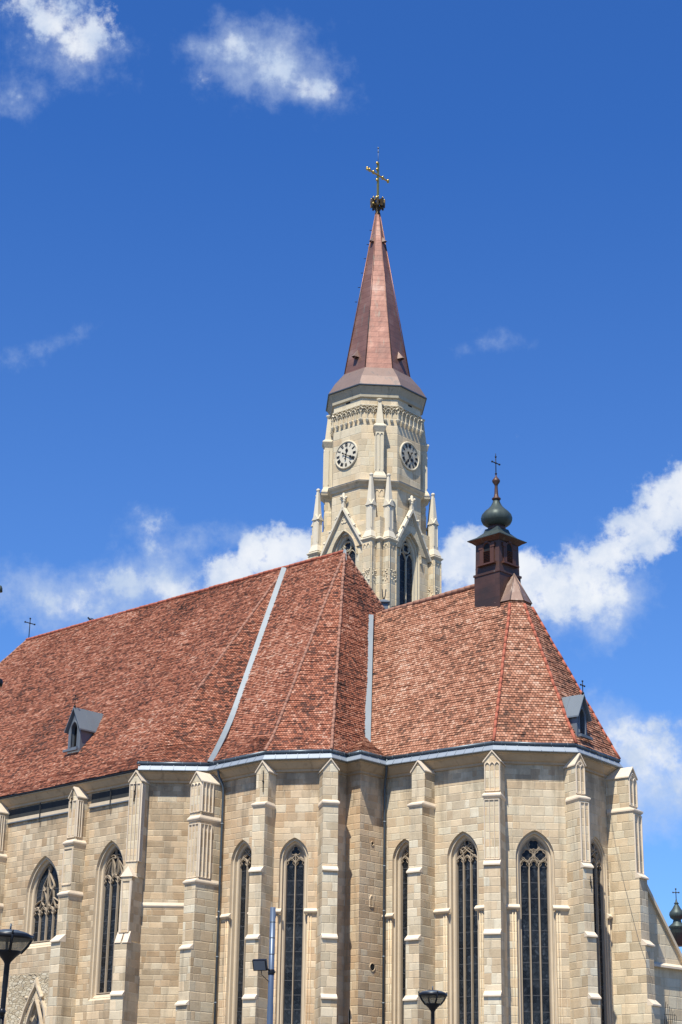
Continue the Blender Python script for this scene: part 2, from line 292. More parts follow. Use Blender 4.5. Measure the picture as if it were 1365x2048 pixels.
M['coprust']=copper_spire('brown copper sheet',[(0.25,(0.045,0.027,0.02)),(0.42,(0.068,0.033,0.022)),(0.55,(0.09,0.042,0.028)),(0.75,(0.10,0.06,0.043))],0.30,0.25,0.25,0.5)
M['copgrey']=plain('dull grey brown copper',(0.235,0.168,0.135),0.5,0.3,1.2,0.4,0.1,streak=(0.16,0.135,0.12))
def paving():
    m,g,b=newmat('pale plaza paving'); tc=g.n('ShaderNodeTexCoord'); P=tc.outputs['Object']
    br=g.n('ShaderNodeTexBrick',ins={'Vector':P,'Color1':(0.13,0.115,0.092,1),'Color2':(0.16,0.142,0.112,1),'Mortar':(0.09,0.085,0.075,1),'Scale':1.2,'Mortar Size':0.015})
    n=g.noise(P,0.3,5,0.6); c=g.mix(g.m('MULTIPLY',n,0.5),br.outputs[0],(0.12,0.11,0.095)); g.link(c,b.inputs['Base Color']); b.inputs['Roughness'].default_value=0.85; return m
M['paving']=paving()
def rubble():
    m,g,b=newmat('rough rubble stone'); tc=g.n('ShaderNodeTexCoord'); P=tc.outputs['Object']
    mp=g.n('ShaderNodeMapping',ins={0:P,3:(1,1,2.4)}); vo=g.n('ShaderNodeTexVoronoi',ins={'Vector':mp.outputs[0],'Scale':3.6}); ve=g.n('ShaderNodeTexVoronoi',feature='DISTANCE_TO_EDGE',ins={'Vector':mp.outputs[0],'Scale':3.6})
    sp=g.n('ShaderNodeSeparateColor',ins={0:vo.outputs['Color']}); c=g.ramp(sp.outputs[0],[(0,(0.38,0.30,0.19)),(0.5,(0.50,0.42,0.28)),(1,(0.60,0.53,0.39))])
    e=smooth(g,ve.outputs[0],0.0,0.09); c=g.mix(e,(0.33,0.265,0.175),c); g.link(c,b.inputs['Base Color']); b.inputs['Roughness'].default_value=0.95; bump(g,b,e,0.9,0.05); return m
M['rubble']=rubble()

# ------------------------------------------------------------------ mesh helpers
class MB:
    def __init__(s): s.v=[];s.f=[];s.uv=[];s.mi=[];s.sm=[]
    def face(s,pts,mat=0,uv=None,smooth=False):
        pts=[np.array(p,float) for p in pts]; b=len(s.v); s.v+=pts; s.f.append(tuple(range(b,b+len(pts)))); s.mi.append(mat); s.sm.append(smooth)
        if uv is None:
            n=np.zeros(3)
            for i in range(len(pts)): n+=np.cross(pts[i]-pts[0],pts[(i+1)%len(pts)]-pts[0])
            l=np.linalg.norm(n); n=n/l if l>1e-12 else np.array([0,0,1.])
            if abs(n[2])>0.97: uv=[(p[0],p[1]) for p in pts]
            else:
                t=U([-n[1],n[0],0]); q=np.cross(n,t)
                uv=[(p@t,p@q if abs(n[2])>0.02 else p[2]) for p in pts]
        s.uv+=uv
    def box(s,o,ax,ay,az,mat=0,skip=()):
        """o: corner, ax ay az: edge vectors (right-handed)"""
        o=np.array(o,float);ax=np.array(ax,float);ay=np.array(ay,float);az=np.array(az,float)
        c=lambda i,j,k:o+ax*i+ay*j+az*k
        fs={'-z':[c(0,0,0),c(0,1,0),c(1,1,0),c(1,0,0)],'+z':[c(0,0,1),c(1,0,1),c(1,1,1),c(0,1,1)],'-y':[c(0,0,0),c(1,0,0),c(1,0,1),c(0,0,1)],
            '+y':[c(0,1,0),c(0,1,1),c(1,1,1),c(1,1,0)],'-x':[c(0,0,0),c(0,0,1),c(0,1,1),c(0,1,0)],'+x':[c(1,0,0),c(1,1,0),c(1,1,1),c(1,0,1)]}
        flip=np.cross(ax,ay)@az<0
        for k,p in fs.items():
            if k not in skip: s.face(p[::-1] if flip else p,mat)
    def loft(s,A,B,mat=0,closed=True,smooth=False):
        n=len(A)
        for i in range(n if closed else n-1):
            j=(i+1)%n; q=[A[i],A[j],B[j],B[i]]
            s.face(q,mat,smooth=smooth)
    def rings(s,rs,mat=0,cap=True,smooth=False):
        for a,b in zip(rs[:-1],rs[1:]): s.loft(a,b,mat,True,smooth)
        if cap: s.face(rs[0][::-1],mat); s.face(rs[-1],mat)
    def prism(s,poly,e,mat=0):
        """polygon (list of 3D points) extruded along e; the polygon's normal should point against e"""
        e=np.array(e,float); A=[np.array(p,float) for p in poly]; n=np.zeros(3)
        for i in range(len(A)): n+=np.cross(A[i]-A[0],A[(i+1)%len(A)]-A[0])
        if n@e>0: A=A[::-1]
        B=[p+e for p in A]; s.face(A,mat); s.face(B[::-1],mat)
        for i in range(len(A)):
            j=(i+1)%len(A); s.face([A[j],A[i],B[i],B[j]],mat)
    def tube(s,pts,r,n=8,mat=0,cap=True,smooth=True):
        pts=[np.array(p,float) for p in pts]; rs=[]; rr=r if hasattr(r,'__len__') else [r]*len(pts)
        ref=None
        for i,p in enumerate(pts):
            d=U((pts[min(i+1,len(pts)-1)]-pts[max(i-1,0)])); 
            if ref is None: ref=np.array([0,0,1.]) if abs(d[2])<0.9 else np.array([1.,0,0])
            a=U(np.cross(d,ref)); b=np.cross(d,a); ref=-b if False else ref
            rs.append([p+rr[i]*(math.cos(2*math.pi*k/n)*a+math.sin(2*math.pi*k/n)*b) for k in range(n)])
        for A,B in zip(rs[:-1],rs[1:]): s.loft(A,B,mat,True,smooth)
        if cap: s.face(rs[0][::-1],mat); s.face(rs[-1],mat)
    def lathe(s,c,prof,n=16,mat=0,ph=0.0,smooth=True):
        c=np.array(c,float); rs=[[c+np.array([r*math.cos(ph+2*math.pi*k/n),r*math.sin(ph+2*math.pi*k/n),z]) for k in range(n)] for r,z in prof]
        for A,B in zip(rs[:-1],rs[1:]): s.loft(A,B,mat,True,smooth)
        s.face(rs[0][::-1],mat); s.face(rs[-1],mat)
    def ball(s,c,r,n=8,mat=0):
        m=max(4,n//2+1); s.lathe(c,[(max(1e-3,r*math.sin(math.pi*i/m)),-r*math.cos(math.pi*i/m)) for i in range(m+1)],n,mat)
    def ribbon(s,O,S,N,path,wd,n0,n1,mat=0,closed=False,bevel=0.45):
        """bar following a path of (s,z) in the plane through O spanned by S and z; from n0 to n1 along N, narrower in front"""
        O=np.array(O,float); Z=np.array([0,0,1.]); P=[np.array(p,float) for p in path]; n=len(P); L=[];Rr=[]
        for i in range(n):
            if closed: a,b=P[i-1],P[(i+1)%n]
            else: a,b=P[max(i-1,0)],P[min(i+1,n-1)]
            d=b-a; l=np.linalg.norm(d); d=d/l if l>1e-9 else np.array([1,0.]); nn=np.array([-d[1],d[0]]); k=1.0
            if 0<i<n-1 or closed:
                d1=U(P[i]-P[i-1] if (closed or i>0) else d); k=1/max(0.45,abs(nn@np.array([-d1[1],d1[0]])))
            L.append(nn*k); 
        def pt(p,off,nd): q=p+off; return O+S*q[0]+Z*q[1]+N*nd
        A=[[pt(P[i],L[i]*wd/2*m,nd) for i in range(n)] for m,nd in ((1,n0),(bevel,n1),(-bevel,n1),(-1,n0))]
        rng=range(n if closed else n-1)
        flip=np.cross(S,Z)@N<0
        for a,b in zip(A[:-1],A[1:]):
            for i in rng:
                j=(i+1)%n; q=[a[i],b[i],b[j],a[j]]
                s.face(q[::-1] if flip else q,mat)
        if not closed:
            for i in (0,n-1):
                q=[A[0][i],A[1][i],A[2][i],A[3][i]]; s.face(q if i else q[::-1],mat)
    def build(s,name,mats,parent=None,weld=False):
        me=bpy.data.meshes.new(name); o0=np.array(parent_origin(parent)) if parent else np.zeros(3)
        me.from_pydata([tuple(p-o0) for p in s.v],[],s.f)
        uvl=me.uv_layers.new(name='UVMap'); uvl.data.foreach_set('uv',np.array(s.uv,float).reshape(-1))
        for m in (mats if isinstance(mats,(list,tuple)) else [mats]): me.materials.append(m if not isinstance(m,str) else M[m])
        me.polygons.foreach_set('material_index',s.mi); me.polygons.foreach_set('use_smooth',s.sm)
        me.update()
        ob=bpy.data.objects.new(name,me); COL.objects.link(ob)
        if any(s.sm):
            import bmesh
            bm=bmesh.new(); bm.from_mesh(me); bmesh.ops.remove_doubles(bm,verts=bm.verts,dist=1e-4); bm.to_mesh(me); bm.free()
        if parent: ob.parent=parent
        return ob
def parent_origin(p):
    o=np.zeros(3)
    while p is not None: o+=np.array(p.location); p=p.parent
    return o
def thing(name,loc,label,cat,group=None):
    o=bpy.data.objects.new(name,None); COL.objects.link(o); o.location=loc; o.empty_display_size=0.5; tag(o,label,cat,group); return o
def tag(o,label=None,cat=None,group=None,kind=None):
    if label: o['label']=label
    if cat: o['category']=cat
    if group: o['group']=group
    if kind: o['kind']=kind
    return o
def structure(o): o['kind']='structure'; return o

# ------------------------------------------------------------------ ground
g_=MB(); g_.face([(-700,-300,0),(700,-300,0),(700,1100,0),(-700,1100,0)]); structure(g_.build('ground','paving'))

# ------------------------------------------------------------------ plan of the church
ZE=20.0
E=[atz(q,ZE)[:2] for q in [(0,1597.7),(277,1541),(418,1543),(529.7,1520.2),(662.6,1516.9),(694.5,1525.1),(722,1519.1),(772.5,1531.6),(987.4,1500.9),(1153.2,1505.9),(1240,1536.7)]]
d0=U(E[1]-E[0]); n0=np.array([-d0[1],d0[0]])
hip_w=E[0]-d0*0
t_=U(E[10]-E[9]); E.append(E[10]+U([t_[0]-t_[1],t_[1]+t_[0]])*3.8)       # north-east side of the choir end
# ridge of the nave lies 10 m behind its south eave
RA=V3(E[0]+n0*10,0); RB=V3(E[1]+n0*10,0)
R0=onplane((54.4,1280.6),RA,RB); R1=onplane((570,1136),RA,RB); R2=onplane((690,1104),RA,RB)
foot0=R0[:2]-n0*10; SW=foot0-d0*6.5                                       # south-west corner of the nave eave
E[0]=SW
def offset(pl,o):
    out=[]
    for i in range(len(pl)):
        ns=[]
        if i>0: t=U(pl[i]-pl[i-1]); ns.append(np.array([-t[1],t[0]]))
        if i<len(pl)-1: t=U(pl[i+1]-pl[i]); ns.append(np.array([-t[1],t[0]]))
        if len(ns)==1: out.append(pl[i]+ns[0]*o)
        else: m=ns[0]+ns[1]; out.append(pl[i]+m*o*2/(m@m))
    return out
Wl=offset(E,0.45)
NWc=SW+n0*20
ue=U(E[5]-E[4]); NE=E[4]+ue*14.0                                          # north-east corner of the nave eave
APEX=np.array([8.37,84.77,29.68])
choir_w=onplane((757,1228),APEX[:2],APEX[:2]+np.array([-math.cos(R(38)),math.sin(R(38))]))
CX=(E[9]+E[10])/2; cdir=U(choir_w[:2]-APEX[:2])
def mirror(p):
    v=p-APEX[:2]; a=v@cdir; perp=v-cdir*a; return APEX[:2]+cdir*a-perp
church=thing('church',(0,90,0),'large gothic stone church with steep red tiled roofs and tall pointed windows','church')

# ---------------- arches, walls with openings
def arch(cx,w,zs,Rr,inset=0.0,n=10):
    c=Rr-w; r=Rr-inset; a1=math.acos(min(1,c/r)); L=[(cx+c-r*math.cos(a1*i/n),zs+r*math.sin(a1*i/n)) for i in range(n+1)]
    return L+[(2*cx-x,z) for x,z in L[-2::-1]]
PROFILE=[(0,0),(0.012,0.13),(0.080,0.15),(0.085,0.11),(0.120,0.11),(0.130,0.265),(0.20,0.285),(0.225,0.36)]
def wall_seg(mb,p0,p1,z0,z1,ops,s_from=0.0,s_to=None,prof=PROFILE,mat=0,trim=1):
    p0=np.array(p0[:2]);p1=np.array(p1[:2]); L=np.linalg.norm(p1-p0); t=(p1-p0)/L; S=V3(t,0); N=V3([t[1],-t[0]],0); O=V3(p0,0)
    P=lambda s,z,d=0.0:O+S*s+np.array([0,0,z])-N*d
    if s_to is None: s_to=L
    cur=s_from
    for op in sorted(ops,key=lambda o:o['s']):
        s,w_,zb,zs,Rr=op['s'],op['w'],op['zb'],op['zs'],op['R']; A=arch(s,w_,zs,Rr); h=len(A)//2; za=A[h][1]
        mb.face([P(cur,z0),P(s-w_,z0),P(s-w_,z1),P(cur,z1)],mat)
        if zb>z0: mb.face([P(s-w_,z0),P(s+w_,z0),P(s+w_,zb),P(s-w_,zb)],mat)
        mb.face([P(*q) for q in A[:h+1]]+[P(s,z1),P(s-w_,z1)],mat)
        mb.face([P(*q) for q in A[h:]]+[P(s+w_,z1),P(s,z1)],mat)
        outl=[]
        k=op.get('k',1.0)
        for ins,dep in prof:
            ins*=k; dep*=op.get('kd',1.0)
            zz=zb+dep*op.get('slope',0.9); q=[(s-w_+ins,zz)]+arch(s,w_,zs,Rr,ins)+[(s+w_-ins,zz)]
            outl.append([P(a,b,dep) for a,b in q])
        for a,b in zip(outl[:-1],outl[1:]):
            for i in range(len(a)-1): mb.face([a[i+1],a[i],b[i],b[i+1]],trim)
            mb.face([a[0],a[-1],b[-1],b[0]],trim)
        cur=s+w_
    mb.face([P(cur,z0),P(s_to,z0),P(s_to,z1),P(cur,z1)],mat)
    return P,S,N
def foil(cx,cz,r,n=4,rot=0.0,m=7):
    d=r*0.5; rho=r*0.52; pts=[]
    for k in range(n):
        for j in range(m):
            ph=(j/m-0.5)*2*math.pi/n; x=max(0,rho*rho-(d*math.sin(ph))**2); rr=d*math.cos(ph)+math.sqrt(x); a=rot+2*math.pi*k/n+ph
            pts.append((cx+rr*math.cos(a),cz+rr*math.sin(a)))
    return pts
def bez(p0,p1,p2,p3,n=9):
    out=[]
    for i in range(n+1):
        t=i/n; out.append(tuple((1-t)**3*np.array(p0)+3*(1-t)**2*t*np.array(p1)+3*(1-t)*t*t*np.array(p2)+t**3*np.array(p3)))
    return out
def tear(cx,cz,l,wd,ang,bend=0.0):
    """flame shaped tracery light: tip at one end, round head at the other, curved axis"""
    ca,sa=math.cos(ang),math.sin(ang); pts=[]
    for t in [i/20 for i in range(21)]:
        a=t*2*math.pi; x=-math.cos(a)*0.5; y=math.sin(a)*0.5*(math.sin(a/2)**1.3)*(0.55+0.45*(x+0.5)); y*=2.0
        yy=y*wd+bend*(0.25-x*x)*l; xx=x*l
        pts.append((cx+xx*ca-yy*sa,cz+xx*sa+yy*ca))
    return pts[:-1]
def light_heads(paths,cx,g,n,zs,zb,rise=None,cusp=True):
    """mullions and the cusped pointed head of each light; returns light centres"""
    lw=2*g/n; cs=[cx-g+lw*(i+0.5) for i in range(n)]
    for i in range(1,n): paths.append(([(cx-g+lw*i,zb),(cx-g+lw*i,zs)],0.085,0))
    for c in cs:
        hw=lw/2; paths.append((arch(c,hw,zs,hw*1.75,0,6),0.06,0))
        if cusp:
            for sg in (-1,1):
                paths.append(([(c+sg*hw,zs-0.02),(c+sg*hw*0.78,zs+hw*0.05),(c+sg*hw*0.42,zs+hw*0.42),(c+sg*hw*0.6,zs+hw*0.85),(c+sg*hw*0.25,zs+hw*1.02),(c,zs+hw*1.3)],0.024,0))
    return cs,lw/2
def window(name,P,S,N,op,style,nl,label=None,bars=0.62,tmat='tracery'):
    s,w_,zb,zs,Rr=op['s'],op['w'],op['zb'],op['zs'],op['R']; k=op.get('k',1.0); ins=PROFILE[-1][0]*k; dep=PROFILE[-1][1]*op.get('kd',1.0); g=w_-ins
    zb2=zb+dep*op.get('slope',0.9); A=arch(s,w_,zs,Rr,ins); za=A[len(A)//2][1]; rise=za-zs
    # stone frame set against the end of the splayed jamb
    fr=MB(); O=P(0,0,dep); outl=[(s-g,zb2)]+A+[(s+g,zb2)]
    fr.ribbon(O,S,N,outl,0.13,-0.10,0.05,bevel=0.5)
    fr.ribbon(O,S,N,[(s-g,zb2+0.03),(s+g,zb2+0.03)],0.10,-0.10,0.07)
    win=fr.build(name,tmat,church)
    if label: win['label']=label
    tr=MB(); paths=[]; lights=[]
    zh=zs-op.get('drop',0.10)
    if style=='quatre3':
        cs,hw=light_heads(paths,s,g,3,zh,zb2); r=g*0.45
        zc=zh+hw*1.15+r*0.92
        for cx_,cz_ in ((s-g*0.47,zc),(s+g*0.47,zc),(s,zc+r*1.62)):
            lights.append(foil(cx_,cz_,r*0.86,4,math.pi/4 if cx_==s else 0.0)); paths.append((lights[-1],0.045,1)); paths.append(([(cx_+r*math.cos(a/8*math.pi),cz_+r*math.sin(a/8*math.pi)) for a in range(16)],0.05,1))
    elif style=='cross3':
        cs,hw=light_heads(paths,s,g,3,zh,zb2); z0=zh+hw*1.3
        for sg in (-1,1):
            paths.append((bez((s+sg*g,zh+hw*.6),(s+sg*g*.55,z0+.05),(s+sg*g*.1,z0+.22),(s-sg*g*.38,za-rise*.36)),0.06,0))
            paths.append((bez((s+sg*g*.33,z0-.05),(s+sg*g*.30,z0+.28),(s+sg*g*.5,z0+.30),(s+sg*g*.62,z0+.34)),0.05,0))
            paths.append((tear(s+sg*g*.40,z0+.36,g*.75,g*.30,math.pi/2+sg*.5,.15*sg),0.045,1))
        paths.append((foil(s,z0+.60,g*.24,4,math.pi/4),0.04,1))
        paths.append((bez((s-g*.45,z0+.40),(s-g*.1,z0+.42),(s+.1*g,z0+.42),(s+g*.45,z0+.40)),0.05,0))
    elif style=='tref2':
        cs,hw=light_heads(paths,s,g,2,zh,zb2); z0=zh+hw*1.3
        for sg in (-1,1): paths.append((bez((s+sg*g*.96,z0-.12),(s+sg*g*.5,z0+.02),(s+sg*.06,z0+.05),(s,z0+.26)),0.06,0))
        lights.append(foil(s,min(za-.30,z0+.48),g*.50,3,math.pi/2)); paths.append((lights[-1],0.045,1)); paths.append(([(s,zh+hw*.4),(s,z0+.26)],0.06,0))
    elif style=='mesh2':
        cs,hw=light_heads(paths,s,g,2,zh,zb2); z0=zh+hw*1.3
        for sg in (-1,1):
            paths.append((bez((s+sg*g*.96,z0-.1),(s+sg*g*.4,z0+.05),(s-sg*g*.1,z0+.2),(s-sg*g*.5,z0+.45)),0.055,0))
            paths.append((tear(s+sg*g*.42,z0+.26,g*.85,g*.36,math.pi/2+sg*.45,.12*sg),0.045,1))
        paths.append((foil(s,z0+.62,g*.30,4,0),0.04,1))
    elif style=='flame4':
        cs,hw=light_heads(paths,s,g,4,zh,zb2); z0=zh+hw*1.25; H=za-z0; d_=math.pi/180
        for x,y,l,wd,an,be in ((-.62,.11,.74,.27,-140,.15),(-.27,.28,.98,.27,-80,-.16),(.26,.25,.94,.27,-100,.16),(.66,.11,.66,.24,-45,-.15),(-.16,.57,.88,.23,-112,.18),(.20,.58,.86,.23,-68,-.18),(.03,.84,.42,.12,90,0)):
            paths.append((tear(s+x*g,z0+y*H,l,wd,an*d_,be),0.045,1))
        paths.append((bez((s,z0-.1),(s+.05,z0+.25*H),(s-.2*g,z0+.45*H),(s+.05*g,z0+.9*H)),0.05,0))
    elif style=='flame3':
        cs,hw=light_heads(paths,s,g,3,zh,zb2); z0=zh+hw*1.2; H=za-z0; d_=math.pi/180
        for sg in (-1,1):
            paths.append((tear(s+sg*g*.60,z0+.25*H,.58*H,.20*g,(-90+sg*28)*d_,.12*sg),0.04,1)); paths.append((tear(s+sg*g*.20,z0+.32*H,.62*H,.20*g,(-90-sg*6)*d_,-.10*sg),0.04,1))
            paths.append((bez((s+sg*g*.98,z0+.08*H),(s+sg*g*.85,z0+.55*H),(s+sg*g*.3,z0+.72*H),(s,z0+.60*H)),0.05,0))
            paths.append((bez((s,z0+.60*H),(s+sg*g*.1,z0+.8*H),(s+sg*g*.25,z0+.72*H),(s+sg*g*.42,z0+.68*H)),0.04,0))
        paths.append(([(s,z0+.6*H),(s,za-.08)],0.045,0))
    elif style=='tower2':
        cs,hw=light_heads(paths,s,g,2,zh,zb2,cusp=False); z0=zh+hw*1.3
        paths.append((foil(s,z0+.42,g*.42,4,math.pi/4),0.05,1)); paths.append(([(s+g*.46*math.cos(a/8*math.pi),z0+.42+g*.46*math.sin(a/8*math.pi)) for a in range(16)],0.05,1))
        for sg in (-1,1): paths.append((bez((s+sg*g*.96,z0-.1),(s+sg*g*.7,z0+.25),(s+sg*g*.4,z0+.8),(s,za-.08)),0.05,0))
    for pth,wd,cl in paths: tr.ribbon(O,S,N,pth,wd,-0.09,0.03,closed=bool(cl))
    gl=MB(); Zu=np.array([0,0,1.])
    if lights:
        # solid stone head pierced by the foiled lights
        f=lambda a,b,d:O+S*a+Zu*b+N*d; zl=zh+hw*1.35; hd=[(a,b) for a,b in A if b>zl]
        hd=[(hd[0][0],zl)]+hd+[(hd[-1][0],zl)]; c0=f(s,zl,-.045)
        for p,q in zip(hd[:-1],hd[1:]): tr.face([c0,f(*q,-.045),f(*p,-.045)])
        for fo in lights:
            c=np.mean(np.array(fo),axis=0)
            for p,q in zip(fo,fo[1:]+fo[:1]): gl.face([f(*c,-.040),f(*p,-.040),f(*q,-.040)],0,uv=[tuple(c),p,q])
    tr.build('tracery',tmat,win)
    q=outl; Og=P(0,0,dep+0.07)
    Z=np.array([0,0,1.]); h=len(q)//2
    pts=[Og+S*a+Z*b for a,b in q]; base=Og+S*s+Z*zb2
    for i in range(len(pts)-1): gl.face([base,pts[i+1],pts[i]],0,uv=[(s,zb2),q[i+1],q[i]])
    z=zb2+bars
    while z<zs+rise*0.2:
        gl.box(Og+S*(s-g)+Z*(z-0.012)+N*0.012,S*2*g,Z*0.024,-N*0.02,1); z+=bars
    gl.build('glass',['glass','saddle'],win)
    return win

# ---------------- nave, chapel and choir walls
ZT=19.60
def seg(i): return Wl[i],Wl[i+1]
def mk(i,ops,mat,z0=0,name='wall',label=None):
    mb=MB(); r=wall_seg(mb,*seg(i),z0,ZT+0.2,ops); o=mb.build(name,[mat,'trim'],church)
    if label: o['label']=label
    return r
opW1=dict(s=0,w=1.28,zb=12.45,zs=14.95,R=2.05,k=1.15,kd=0.95,drop=0.9)
opW2=dict(s=0,w=1.00,zb=9.75,zs=15.55,R=1.62,k=1.0,kd=0.95,drop=0.45)
sh=np.linalg.norm(Wl[1]-Wl[0])-18.4                       # the calibrated wall started 18.4 m before its east corner
opW1['s']=11.42+sh; opW2['s']=16.37+sh
door=dict(s=11.55+sh,w=0.62,zb=4.2,zs=9.1,R=1.0,k=1.0,kd=1.0)
wins=[]
mbn=MB()
# west part of the nave wall with one more bay out of frame, then two bays in view (the upper window stands over a portal niche)
P0f=wall_seg(mbn,*seg(0),0,12.0,[dict(door),dict(opW2)],s_from=8.0) if False else None
def nave_wall():
    mb=MB(); a,b=seg(0); L=np.linalg.norm(b-a); sm=13.9+sh
    P,S,N=wall_seg(mb,a,b,0,ZT+0.2,[opW2],s_from=sm)
    zc=11.3
    wall_seg(mb,a,b,zc,ZT+0.2,[dict(opW1,s=opW1['s']-6.2),opW1],s_from=0,s_to=sm)
    wall_seg(mb,a,b,0,zc,[door],s_from=0,s_to=sm,prof=[(0,0),(0.1,0.05),(0.12,0.2),(0.22,0.24),(0.24,0.4)])
    mb.build('wall',['old','trim'],church)['label']='blotchy tan south wall of the nave'
    return P,S,N
Pn,Sn,Nn=nave_wall()
window('window',Pn,Sn,Nn,opW1,'flame4',4,'broad four light window with flowing tracery',bars=0.5)
window('window',Pn,Sn,Nn,dict(opW1,s=opW1['s']-6.2),'flame4',4)
window('window',Pn,Sn,Nn,opW2,'flame3',3,'tall three light window with flowing tracery',bars=0.55)
# rubble patch and ogee hood over the niche, recessed plain door behind
ds=door['s']
def portal():
    mb=MB(); O=Pn(0,0); Z=np.array([0,0,1.])
    ped=[(-1.35,7.6),(-1.15,8.6),(-0.75,9.6),(-0.35,10.3),(-0.1,10.62),(0,10.9),(0.1,10.62),(0.35,10.3),(0.75,9.6),(1.15,8.6),(1.35,7.6)]
    mb.ribbon(O,Sn,Nn,[(ds+a,b) for a,b in ped],0.16,0.0,0.16,bevel=0.6)
    mb.ribbon(O,Sn,Nn,[(ds+a*0.62,7.4+(b-7.4)*0.80) for a,b in ped],0.12,0.0,0.14,bevel=0.5)
    for sg in (-1,1):
        mb.ribbon(O,Sn,Nn,[(ds+sg*1.0,7.4),(ds+sg*1.0,9.05)],0.10,0,0.10)
        for zz in (9.2,8.5): mb.ball(Pn(ds+sg*(1.32 if zz<9 else 1.02),zz,-0.12),0.07,8)
    mb.ball(Pn(ds+0.58,10.12,-0.16),0.10,8); mb.ball(Pn(ds-0.58,10.12,-0.16),0.10,8)
    o=mb.build('portal_hood','trim',church)
    rb=MB(); rb.box(Pn(ds-1.9,7.2,0),Sn*3.45,Z*4.25,Nn*0.025); rb.face([Pn(ds-1.9,7.2,-0.03),Pn(ds+1.55,7.2,-0.03),Pn(ds+1.55,11.4,-0.03),Pn(ds-1.9,11.4,-0.03)])
    dr=MB(); A=arch(ds,0.62,9.1,1.0,0.24); Q=[(ds-0.38,4.5)]+A+[(ds+0.38,4.5)]
    dr.face([Pn(a,b,0.38) for a,b in Q][::-1]); dr.build('door','zincdark',church)
    return o
portal()
def rubble_patch():
    mb=MB(); A=arch(ds,0.75,9.1,1.1,0); h=len(A)//2; f=lambda a,b:Pn(a,b,-0.02)
    z0,z1=7.0,11.25; l,r_=ds-2.2,ds+1.75
    mb.face([f(l,z0),f(ds-.75,z0),f(ds-.75,z1),f(l,z1)]); mb.face([f(ds+.75,z0),f(r_,z0),f(r_,z1),f(ds+.75,z1)])
    mb.face([f(*q) for q in A[:h+1]]+[f(ds,z1),f(ds-.75,z1)]); mb.face([f(*q) for q in A[h:]]+[f(ds+.75,z1),f(ds,z1)])
    mb.build('rubble_infill','rubble',church)
rubble_patch()
mk(1,[],'old')
Pa,Sa,Na=mk(2,[o3:=dict(s=2.17,w=0.73,zb=3.2,zs=15.62,R=1.10,k=1.0)],'chapel')
window('window',Pa,Sa,Na,o3,'mesh2',2,'two light window beside the square buttress',bars=0.62)
Pa,Sa,Na=mk(3,[o4:=dict(s=1.24,w=0.66,zb=3.2,zs=15.62,R=0.98,k=1.0,drop=0.26)],'chapel')
window('window',Pa,Sa,Na,o4,'tref2',2,'two light window with a trefoil in its head',bars=0.62)
for i in (4,):
    mk(i,[],'chapel')
def turret_wall():
    P,S,N=mk(5,[],'chapel')
    mb=MB(); mb.box(P(0.36,8.55,-0.004),S*0.14,np.array([0,0,0.75]),N*-0.1); 
    P2,S2,N2=mk(6,[],'chapel',label='stair turret wall pierced by small openings')
    Z=np.array([0,0,1.])
    def light(P,S,N,c,z,rr,lancet,h=.34):
        sl=MB(); fr=MB()
        if lancet:
            pth=[(c-rr,z-h)]+arch(c,rr,z,rr*1.8,0,4)+[(c+rr,z-h)]; fr.ribbon(P(0,0),S,N,pth+[pth[0]],0.08,0,0.035)
        else:
            pth=[(c+rr*math.cos(a/6*math.pi),z+rr*math.sin(a/6*math.pi)) for a in range(12)][::-1]; fr.ribbon(P(0,0),S,N,pth,0.05,0,0.025,closed=True)
        sl.face([P(a,b,-0.006) for a,b in pth][::-1])
        if lancet and rr>.09: fr.box(P(c-.015,z-h,-0.008),S*.03,Z*(h+.14),N*.02)
        f=fr.build('stair_light','chapel',church); sl.build('opening','dark',f)
    light(P2,S2,N2,0.82,16.44,.09,False); light(P2,S2,N2,0.80,13.95,.10,True); light(P2,S2,N2,0.90,11.0,.17,False); light(P,S,N,.41,9.05,.08,True,.55)
turret_wall()
Pa,Sa,Na=mk(7,[o5:=dict(s=1.12,w=0.65,zb=3.2,zs=15.72,R=1.02,k=1.0),o6:=dict(s=4.24,w=0.82,zb=3.2,zs=15.55,R=1.22,k=1.1,drop=0.16)],'choir')
window('window',Pa,Sa,Na,o5,'mesh2',2,'two light choir window beside the downpipe',bars=0.66); window('window',Pa,Sa,Na,o6,'cross3',3,'three light window with crossing tracery',bars=0.68)
Pa,Sa,Na=mk(8,[o7:=dict(s=1.66,w=0.85,zb=3.2,zs=15.45,R=1.24,k=1.0,drop=0.36)],'choir')
window('window',Pa,Sa,Na,o7,'quatre3',3,'three light window under three quatrefoils',bars=0.68)
P9,S9,N9=mk(9,[o8:=dict(s=2.0,w=0.90,zb=3.2,zs=15.45,R=1.30,k=0.8,kd=0.45)],'choir')
window('window',P9,S9,N9,o8,'cross3',3,'narrow seen window in the shaded choir end',bars=0.68)
mk(10,[],'choir')
# north sides, plain
def back_walls():
    mb=MB(); ci=offset([mirror(E[8]),mirror(E[9]),E[11]],0.45)
    pts=[Wl[11],V3(mirror(E[8])+U(APEX[:2]-mirror(E[8]))*0.45,0)[:2],V3(mirror(E[7]),0)[:2]]
    for a,b in zip(pts[:-1],pts[1:]): wall_seg(mb,a,b,0,ZT+.2,[])
    mb.build('wall',['choir','trim'],church)
    mb=MB(); c1=NE+(-ue*0.45); k=[E[7]+ue*1.0,NE-ue*0.3,NWc+d0*0.45-n0*.45,Wl[0]+d0*0.0]
    for a,b in zip(k[:-1],k[1:]): wall_seg(mb,a,b,0,ZT+.2,[])
    mb.build('wall',['old','trim'],church)
back_walls()

